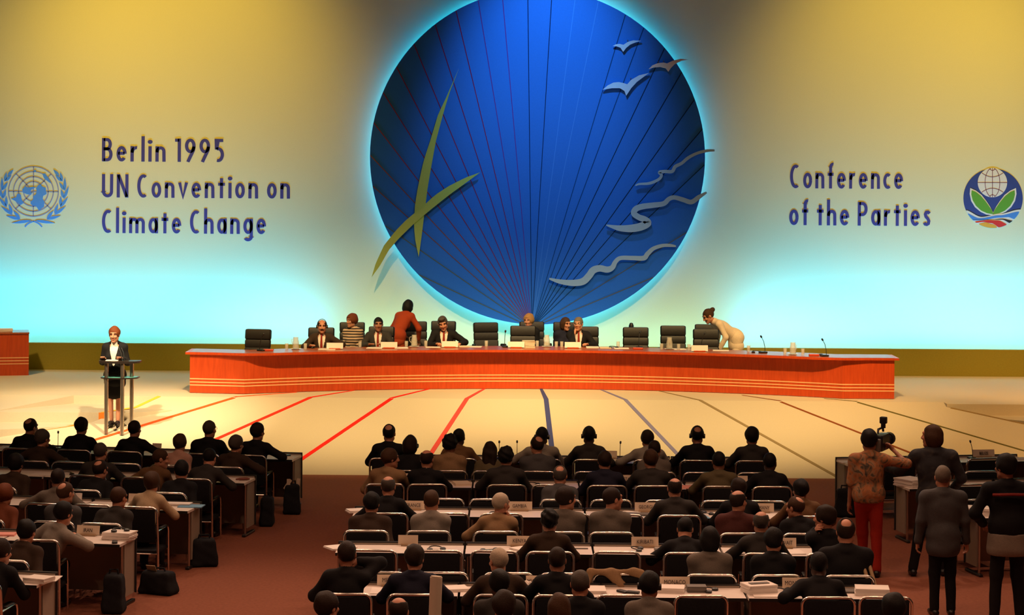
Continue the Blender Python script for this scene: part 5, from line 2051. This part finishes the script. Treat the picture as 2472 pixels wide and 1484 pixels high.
person((p.x, 23.6, 0), 0.02, .93, 'grey-haired man in slate suit standing with his back turned', 'standing people', lean=4, hairstyle='thin', hc='g', cloth='slate', seated=False, pants='black', hyaw=4, hres=.016,
       arms=('hang', 'hang'), jl=.20, broad=1.25, hand=('relaxed', 'relaxed'))
p = at(2432, 1440, 23.2)
p4 = person((p.x, 23.2, 0), rad(4), 1.035, 'man in black jacket with red chest stripe, right edge', 'standing people', lean=3, hairstyle='full', hc='k', cloth='black', seated=False, pants='dkpants', hyaw=-28, hres=.016,
       arms=(((-.20, .22, 1.02), (-.8, -.5, -.3)), ((.20, .22, 1.02), (.8, -.5, -.3))), jl=-.03, broad=1.2, skin='mid', feet={-1: (-.14, 0), 1: (.15, .04)})
tail = [('c', (-.05, 0, .98), (-.05, 0, .80), .150, .175, .06), ('c', (.06, 0, .98), (.06, 0, .80), .150, .175, .06)]
lo, hi = bounds(tail, .03)
link('shirt_tail', np_mesh('shirt_tail', *nets(lambda P: np.maximum(np.maximum(field(tail, P) + .004 * wob(P, 30, 1), .73 - P[:, 2]), P[:, 2] - .96), lo, hi, .014)), CC['greyhem'], p4)
MB().tube([(-.19, -.085, 1.37), (-.12, -.125, 1.375), (0, -.138, 1.38), (.12, -.125, 1.375), (.19, -.085, 1.37)], [.016] * 5, 6).build('red_stripe', mat('red_stripe', (.25, .02, .012), .8, noise=.1), p4)

# video camera on the cameraman's shoulder
v = at(2124, 1075, 26.1)
vc = empty('video_camera', (v.x, 26.1, 1.50), rad(-24))
tag(vc, "black shoulder video camera with a lamp on top, held by the cameraman", 'video camera')
MB().box((0, .05, .10), (.13, .36, .20), None, .02).build('body', M_PLASTIC, vc, smooth=True)
MB().tube([(0, .23, .10), (0, .40, .10)], [.05, .055], 14).build('lens', M_PLASTIC, vc, smooth=True)
MB().tube([(0, .40, .10), (0, .47, .10)], [.075, .08], 14).build('lens_hood', M_PLASTIC, vc, smooth=True)
MB().tube([(-.05, .12, .17), (-.17, .10, .16), (-.22, .02, .15)], [.022, .026, .032], 10).build('viewfinder', M_PLASTIC, vc, smooth=True)
MB().tube([(0, -.10, .22), (0, -.08, .27), (0, .14, .27), (0, .16, .22)], .014, 8).build('handle', M_PLASTIC, vc, smooth=True)
MB().tube([(.02, .08, .27), (.02, .08, .33)], .03, 8).build('lamp_bracket', M_PLASTIC, vc, smooth=True)
MB().box((.02, .09, .365), (.085, .07, .085), None, .012).build('camera_lamp', M_PLASTIC, vc, smooth=True)
MB().box((.0, -.16, .08), (.10, .07, .16), None, .012).build('battery', M_GREY, vc, smooth=True)

# ------------------------------------------------------------------ things on the delegates' desks
def dp(b, row, px, off):
    return rowpt(b, row, px, off, .73)


for b, row, px, txt, w, l in [('R', 1, 2375, 'BELIZE', .34, 'cream country name card on the front right desk row'), ('C', 1, 1478, '', .14, 'small blank cream card on the front centre desk row'),
                              ('C', 2, 996, '', .20, 'cream card at the left end of the second centre desk row'), ('C', 2, 1517, 'COSTA RICA', .30, 'cream name card ending in RICA'), ('C', 2, 1787, '', .20, 'cream card near the right end of the second centre row'),
                              ('C', 3, 998, 'FRANCE', .27, 'cream name card ending in NCE, third centre desk row'), ('C', 3, 1254, 'GAMBIA', .31, 'cream name card reading GAMBIA'), ('C', 3, 1562, 'GEORGIA', .30, 'cream name card starting with GE'), ('C', 3, 1836, 'GERMANY', .33, 'cream name card ending in MANY'),
                              ('C', 4, 985, '', .22, 'cream card near the left end of the fourth centre row'), ('C', 4, 1254, 'KENYA', .28, 'cream name card reading KENYA'), ('C', 4, 1557, 'KIRIBATI', .30, 'cream name card reading KIRIBATI'), ('C', 4, 1893, 'KUWAIT', .27, 'cream name card ending in IT'),
                              ('C', 5, 944, 'MEXICO', .28, 'cream name card starting with M, left end of fifth centre row'), ('C', 5, 1306, 'MICRONESIA', .30, 'cream name card starting with MICRO'), ('C', 5, 1629, 'MONACO', .30, 'cream name card reading MONACO'), ('C', 5, 1925, 'MONGOLIA', .30, 'cream name card starting with MON at the row end'),
                              ('L', 4, 212, 'IRAN', .27, 'cream name card ending in AN on a left desk'), ('L', 1, 378, '', .14, 'small white card on the front left desk row'), ('L', 3, 330, '', .22, 'cream card beside the woman in the cream blouse')]:
    v = dp(b, row, px, .085)
    name_card(v, YAW[b], txt, l, w, .105)

for b, row, px, off, rz, l in [('L', 1, 140, .16, 10, 'gooseneck microphone on the front left desk row'), ('C', 1, 1248, .16, 0, 'gooseneck microphone left of the light-grey jacket, front centre row'), ('C', 1, 1497, .16, -10, 'gooseneck microphone right of the dark grey suit, front centre row'),
                               ('R', 1, 2345, .16, 20, 'gooseneck microphone on the front right desk row'), ('C', 1, 1205, .2, 0, 'gooseneck microphone behind the long-haired woman, front centre row')]:
    mic(dp(b, row, px, off), rz + 180, l, .8)

for b, row, px, off, rz, l in [('C', 3, 1197, .40, 40, 'black earphones left of the silver-haired man'), ('C', 3, 1705, .2, 120, 'black earphones left of the bald man in maroon'), ('C', 4, 1052, .33, 20, 'black earphones above the second chair of the fourth row'),
                               ('C', 4, 1183, .38, 200, 'black earphones above the third chair of the fourth row'), ('C', 4, 1540, .25, 80, 'black earphones below the KIRIBATI card'), ('C', 5, 1714, .22, 60, 'black earphones right of the MONACO card'),
                               ('C', 5, 1880, .25, 10, 'black earphones left of the MON card'), ('C', 2, 1285, .3, 30, 'earphones on the second centre desk row'), ('L', 2, 160, .3, 10, 'earphones on the second left desk row')]:
    headset(dp(b, row, px, off), rz, l)

A4 = (.21, .297)
for b, row, px, off, rz, (w, d, t), m, l in [
        ('L', 1, 18, .25, 8, (.21, .3, .02), M_PAPER, 'white papers at the left end of the front left row'), ('L', 1, 418, .22, 0, (.30, .21, .012), M_PAPER, 'white papers behind the pink-bloused woman'),
        ('L', 1, 690, .32, 14, (.21, .28, .006), M_PAPER, 'white sheet on the aisle end of the front left row'), ('L', 2, 560, .3, 5, (.21, .29, .006), M_PAPER, 'white sheet on the aisle end of the second left row'),
        ('L', 2, 110, .35, 0, (.35, .25, .012), M_PAPER, 'white papers at the left end of the second left row'), ('L', 3, 430, .12, 4, (.32, .16, .03), M_PAPER, 'white paper pile behind the pale blue folder'),
        ('L', 3, 462, .19, 4, (.30, .22, .012), M_BLUEP, 'pale blue folder on the third left row'), ('L', 4, 289, .20, -4, (.33, .23, .085), M_PAPER, 'thick white book block on the fourth left desk row'),
        ('L', 4, 12, .22, 10, (.24, .18, .02), M_PINKP, 'red-printed paper on the fourth left desk row'), ('L', 4, 97, .25, 0, (.07, .07, .03), M_YELP, 'yellow note block beside the light grey jacket'), ('L', 5, 95, .36, -12, (.25, .2, .05), M_PAPER, 'white paper pile on the fifth left desk row'),
        ('L', 5, 118, .2, 8, (.21, .29, .006), M_PAPER, 'white sheet behind the pile on the fifth left row'), ('L', 3, 165, .3, 20, (.21, .29, .006), M_PAPER, 'white sheet on the third left desk row'),
        ('C', 1, 1368, .3, 0, (.21, .29, .006), M_PAPER, 'white sheet right of the light-grey jacket, front centre row'), ('C', 1, 1630, .3, -14, (.21, .29, .01), M_PAPER, 'white sheets between two men, front centre row'),
        ('C', 1, 1762, .3, 4, (.21, .29, .01), M_PAPER, 'white sheet near the right end of the front centre row'), ('C', 2, 1000, .3, 0, (.3, .2, .03), M_CARD, 'cream papers between the tan jacket and the black suit'),
        ('C', 2, 1115, .25, 12, (.21, .29, .03), M_CARD, 'cream papers left of the long-haired woman'), ('C', 2, 1655, .35, -4, (.28, .29, .008), M_PINKP, 'pink sheet on the second centre desk row'), ('C', 2, 1525, .22, 3, (.18, .14, .04), M_GREY, 'grey box below the card ending in RICA'),
        ('C', 2, 1808, .3, 12, (.21, .29, .006), M_PAPER, 'white sheet on the right of the second centre row'), ('C', 3, 862, .22, 20, (.24, .2, .03), M_PAPER, 'white papers at the left end of the third centre row'),
        ('C', 3, 1535, .3, -4, (.30, .16, .02), M_GREY, 'grey folder below the card starting with GE'), ('C', 3, 1688, .42, 10, (.21, .29, .006), M_BLUEP, 'pale blue sheet left of the bald man in maroon'), ('C', 3, 1515, .18, -30, (.21, .29, .006), M_PAPER, 'white sheet left of the card starting with GE'),
        ('C', 3, 1085, .2, 4, (.3, .21, .006), M_PAPER, 'white sheet right of the light grey jacket, third row'), ('C', 3, 1860, .35, 0, (.21, .29, .006), M_PAPER, 'white sheet below the card ending in MANY'),
        ('C', 4, 1268, .30, 35, (.22, .3, .02), M_PAPER, 'tilted white papers below the KENYA card'), ('C', 4, 1402, .2, 0, (.16, .04, .01), M_GREY, 'grey pen case right of the black curls'), ('C', 4, 1590, .3, 4, (.10, .12, .03), M_GREY, 'small grey box right of the KIRIBATI card'), ('C', 4, 1915, .32, 8, (.21, .29, .01), M_PAPER, 'white papers below the card ending in IT'),
        ('C', 4, 822, .25, 30, (.3, .24, .02), M_PAPER, 'white papers at the left end of the fourth centre row'), ('C', 4, 1000, .2, -6, (.14, .10, .03), M_GREY, 'grey box on the fourth centre desk row'), ('C', 5, 925, .30, 0, (.24, .34, .006), M_PAPER, 'large white sheet between the two leftmost fifth-row men'),
        ('C', 5, 1092, .25, 14, (.30, .22, .03), M_PAPER, 'white papers right of the white cardboard tube'), ('C', 5, 1438, .25, 2, (.20, .29, .03), M_PAPER, 'white papers right of the greying man'), ('C', 5, 1618, .22, -8, (.28, .22, .05), M_PAPER, 'white paper pile below the MONACO card'),
        ('C', 5, 1681, .22, 0, (.19, .14, .06), M_GREY, 'grey box just right of the MONACO card'), ('C', 5, 1832, .25, 18, (.30, .24, .09), M_PAPER, 'thick white book on the fifth centre desk row'), ('C', 5, 1860, .42, 0, (.34, .18, .012), M_PAPER, 'white sheets in front of the thick white book'),
        ('C', 5, 2045, .18, 0, (.28, .16, .02), M_GREY, 'grey folder right of the MON card'), ('C', 5, 2105, .28, -8, (.33, .24, .07), M_PAPER, 'white paper stack at the right end of the fifth row'), ('C', 5, 784, .4, 20, (.07, .09, .012), M_BLUEP, 'small pale blue pad at the left end of the fifth row'),
        ('R', 2, 2200, .26, 22, (.30, .36, .10), M_PAPER, 'tall white paper stack on the second right desk row'), ('R', 2, 2365, .28, 6, (.3, .22, .012), M_PAPER, 'white papers on the second right desk row'), ('R', 3, 2372, .28, -18, (.36, .30, .09), M_PAPER, 'white paper stack on the third right desk row'), ('R', 1, 2455, .3, 0, (.3, .2, .012), M_PAPER, 'white papers at the right edge of the front right row'), ('R', 1, 2050, .3, 0, (.3, .2, .008), M_PAPER, 'white papers on the aisle end of the front right row')]:
    v = dp(b, row, px, off)
    kind = 'folder' if m in (M_GREY, M_BLUEP) else 'paper_stack' if t > .015 else 'paper_sheet'
    if 'box' in l or 'case' in l:
        kind = 'box'
    if 'book' in l:
        kind = 'book'
    flat(kind, v, math.degrees(YAW[b]) + rz, (w, d, t), m, l, kind.replace('_', ' '), "papers on the delegates' desks")
v = dp('C', 5, 1832, .25)
o = MB().box((0, 0, .003), (.20, .07, .006)).build('book_label', M_GREY, None, (v.x, v.y, .822))
o.rotation_euler = (0, 0, rad(18))
tag(o, 'grey printed panel lying on the thick white book', 'label')
for b, row, px, off, rz, l in [('L', 1, 697, .16, 5, 'black phone on the aisle end of the front left row'), ('L', 4, 277, .46, 10, 'black phone in front of the thick white book block'), ('C', 5, 1503, .3, 40, 'small black phone above an empty chair, fifth centre row'), ('C', 5, 1528, .34, 70, 'small black case left of the headset wearer')]:
    o = MB().box((0, 0, .012), (.06, .13, .024), None, .008).build('mobile_phone', M_PLASTIC, None, dp(b, row, px, off))
    o.rotation_euler = (0, 0, rad(rz))
    tag(o, l, 'phone', 'phones on the desks')
v = dp('L', 4, 289, .20)
headset((v.x, v.y, .815), 30, 'black earphones on the thick white book block')
v = dp('L', 2, 586, .3)
o = MB().tube([(-.09, -.02, .018), (-.04, .0, .02), (.05, .02, .02), (.09, .03, .018)], [.01, .018, .018, .01], 8).build('glasses_case', mat('red_brown_case', (.20, .05, .03), .5, noise=.1), None, v, smooth=True)
tag(o, 'red-brown glasses case on the second left desk row', 'case')
v = dp('L', 3, 190, .16)
MBc = MB().lathe([(0, 0), (.035, 0), (.045, .11), (.042, .11), (.033, .006), (0, .006)], (0, 0, 0), 16)
o = MBc.build('paper_cup', M_PAPER, None, v, smooth=True)
tag(o, 'white paper cup on the third left desk row', 'cup')
v = dp('C', 5, 1270, .3)
rnd = np.array([random.random() for _ in range(8)])
pr = [('e', (0, 0, .05), (.085, .07, .055), None, .01)]
o = link('crumpled_paper', np_mesh('crumpled_paper', *nets(lambda P: np.maximum(field(pr, P) + .018 * wob(P, 60, 2.0), -P[:, 2]), (-.13, -.12, -.02), (.13, .12, .13), .009)), M_PAPER, None, v)
o.data.polygons.foreach_set('use_smooth', [False] * len(o.data.polygons))
tag(o, 'crumpled white paper below the card starting with MICRO', 'paper')

# white cardboard tube standing by the fifth row
v = at(1050, 1484, 19.9)
o = MB().tube([(0, 0, 0), (.035, .06, 1.18)], .056, 20).tube([(.035, .06, 1.18), (.0356, .061, 1.19)], .05, 20).build('cardboard_tube', M_CARD, None, (at(1043, 1440, 19.35).x, 19.35, 0), smooth=True)
tag(o, 'tall white cardboard tube standing at the bottom of the picture', 'tube')

# tan jacket thrown over an empty chair
p = rowpt('C', 4, 1487, TIER[2] + .255, .85)
pr = [('c', (-.26, .0, .865), (.26, .0, .865), .028, .030, .02), ('c', (-.26, -.015, .86), (-.30, -.03, .70), .04, .035, .04), ('c', (-.05, -.025, .86), (.05, -.03, .74), .05, .05, .06), ('c', (.18, .0, .87), (.30, -.02, .80), .04, .03, .04)]
o = link('jacket', np_mesh('draped_jacket', *nets(lambda P: field(pr, P) + .008 * wob(P, 35, 3), (-.38, -.12, .62), (.38, .1, .95), .013)), CC['tan'], None, (p.x, p.y, 0))
tag(o, 'tan jacket thrown over an empty chair behind the fourth centre row', 'jacket')

# bags on the carpet along the aisles
def bag(px, py, w, d, hh, rz, label, m=M_BLKFAB, flap=None, stuffed=False):
    v = on_z(px, py, 0)
    r = empty('bag', (v.x, v.y + d / 2, 0), rad(rz))
    hb = np.array((w / 2 - .045, d / 2 - .045, hh / 2 - .045), F32)

    def fn(P):
        q = P - np.array((0, 0, hh / 2), F32)
        q[:, :2] *= (1 + .30 * np.clip(q[:, 2:3] / hh + .5, 0, 1))
        q = np.abs(q) - hb
        e = np.sqrt((np.maximum(q, 0) ** 2).sum(1)) + np.minimum(q.max(1), 0) - .045
        return np.maximum(e + .010 * wob(P, 24, px) + .005 * wob(P, 55, px), -P[:, 2])
    lo, hi = np.array((-w * .6, -d * .6, -.03)), np.array((w * .6, d * .6, hh + .05))
    link('body', np_mesh('bag', *nets(fn, lo, hi, .018)), m, r)
    MB().tube([(-w * .22, 0, hh * .85), (-w * .16, 0, hh * 1.12), (w * .16, 0, hh * 1.12), (w * .22, 0, hh * .85)], .012, 6).build('handle', m, r, smooth=True)
    if flap:
        MB().box((-w * .15, -d * .1, hh * .98), (.12, .008, .16), Matrix.Rotation(.5, 3, 'X')).build('paper_tag', flap, r)
    if stuffed:
        for i in range(4):
            MB().box((random.uniform(-.1, .1), random.uniform(-.04, .04), hh * 1.0), (.05, .006, .16), Matrix.Rotation(random.uniform(-.6, .6), 3, 'Y')).build('paper', M_CARD, r)
    tag(r, label, 'bag', 'bags by the aisles')


bag(703, 1243, .26, .2, .42, 0, 'black bag stuffed with papers beside the front left row', stuffed=True)
bag(642, 1272, .2, .3, .40, 0, 'dark bag standing under the aisle end of the front left row')
bag(488, 1370, .36, .28, .34, 10, 'dark bulging bag beside the third left row')
bag(378, 1437, .46, .26, .26, -22, 'black bag with a tan paper tag lying in the aisle', flap=M_TAN)
bag(268, 1484, .26, .3, .42, 0, 'dark upright bag beside the fourth left row')
bag(2042, 1250, .30, .2, .40, 0, 'black bag beside the cameraman at the right front desk')
for k, (a, b2, l) in enumerate([((2076, 1342), (2096, 1402), 'pale wooden stick leaning beside the leather-jacketed man, left one'), ((2092, 1340), (2110, 1404), 'pale wooden stick nearest the aisle beside the leather-jacketed man')]):
    q0, q1 = at(*a, 21.75), at(*b2, 21.55)
    e = (q1 - q0).normalized()
    q1 = q1 + e * (q1.z / -e.z)
    o = MB().tube([(0, 0, 0), tuple(q0 - q1)], .02, 10).build('wooden_stick', mat('pale_wood', (.40, .27, .14), .6, noise=.15), None, q1, smooth=True)
    tag(o, l, 'stick', 'wooden sticks')
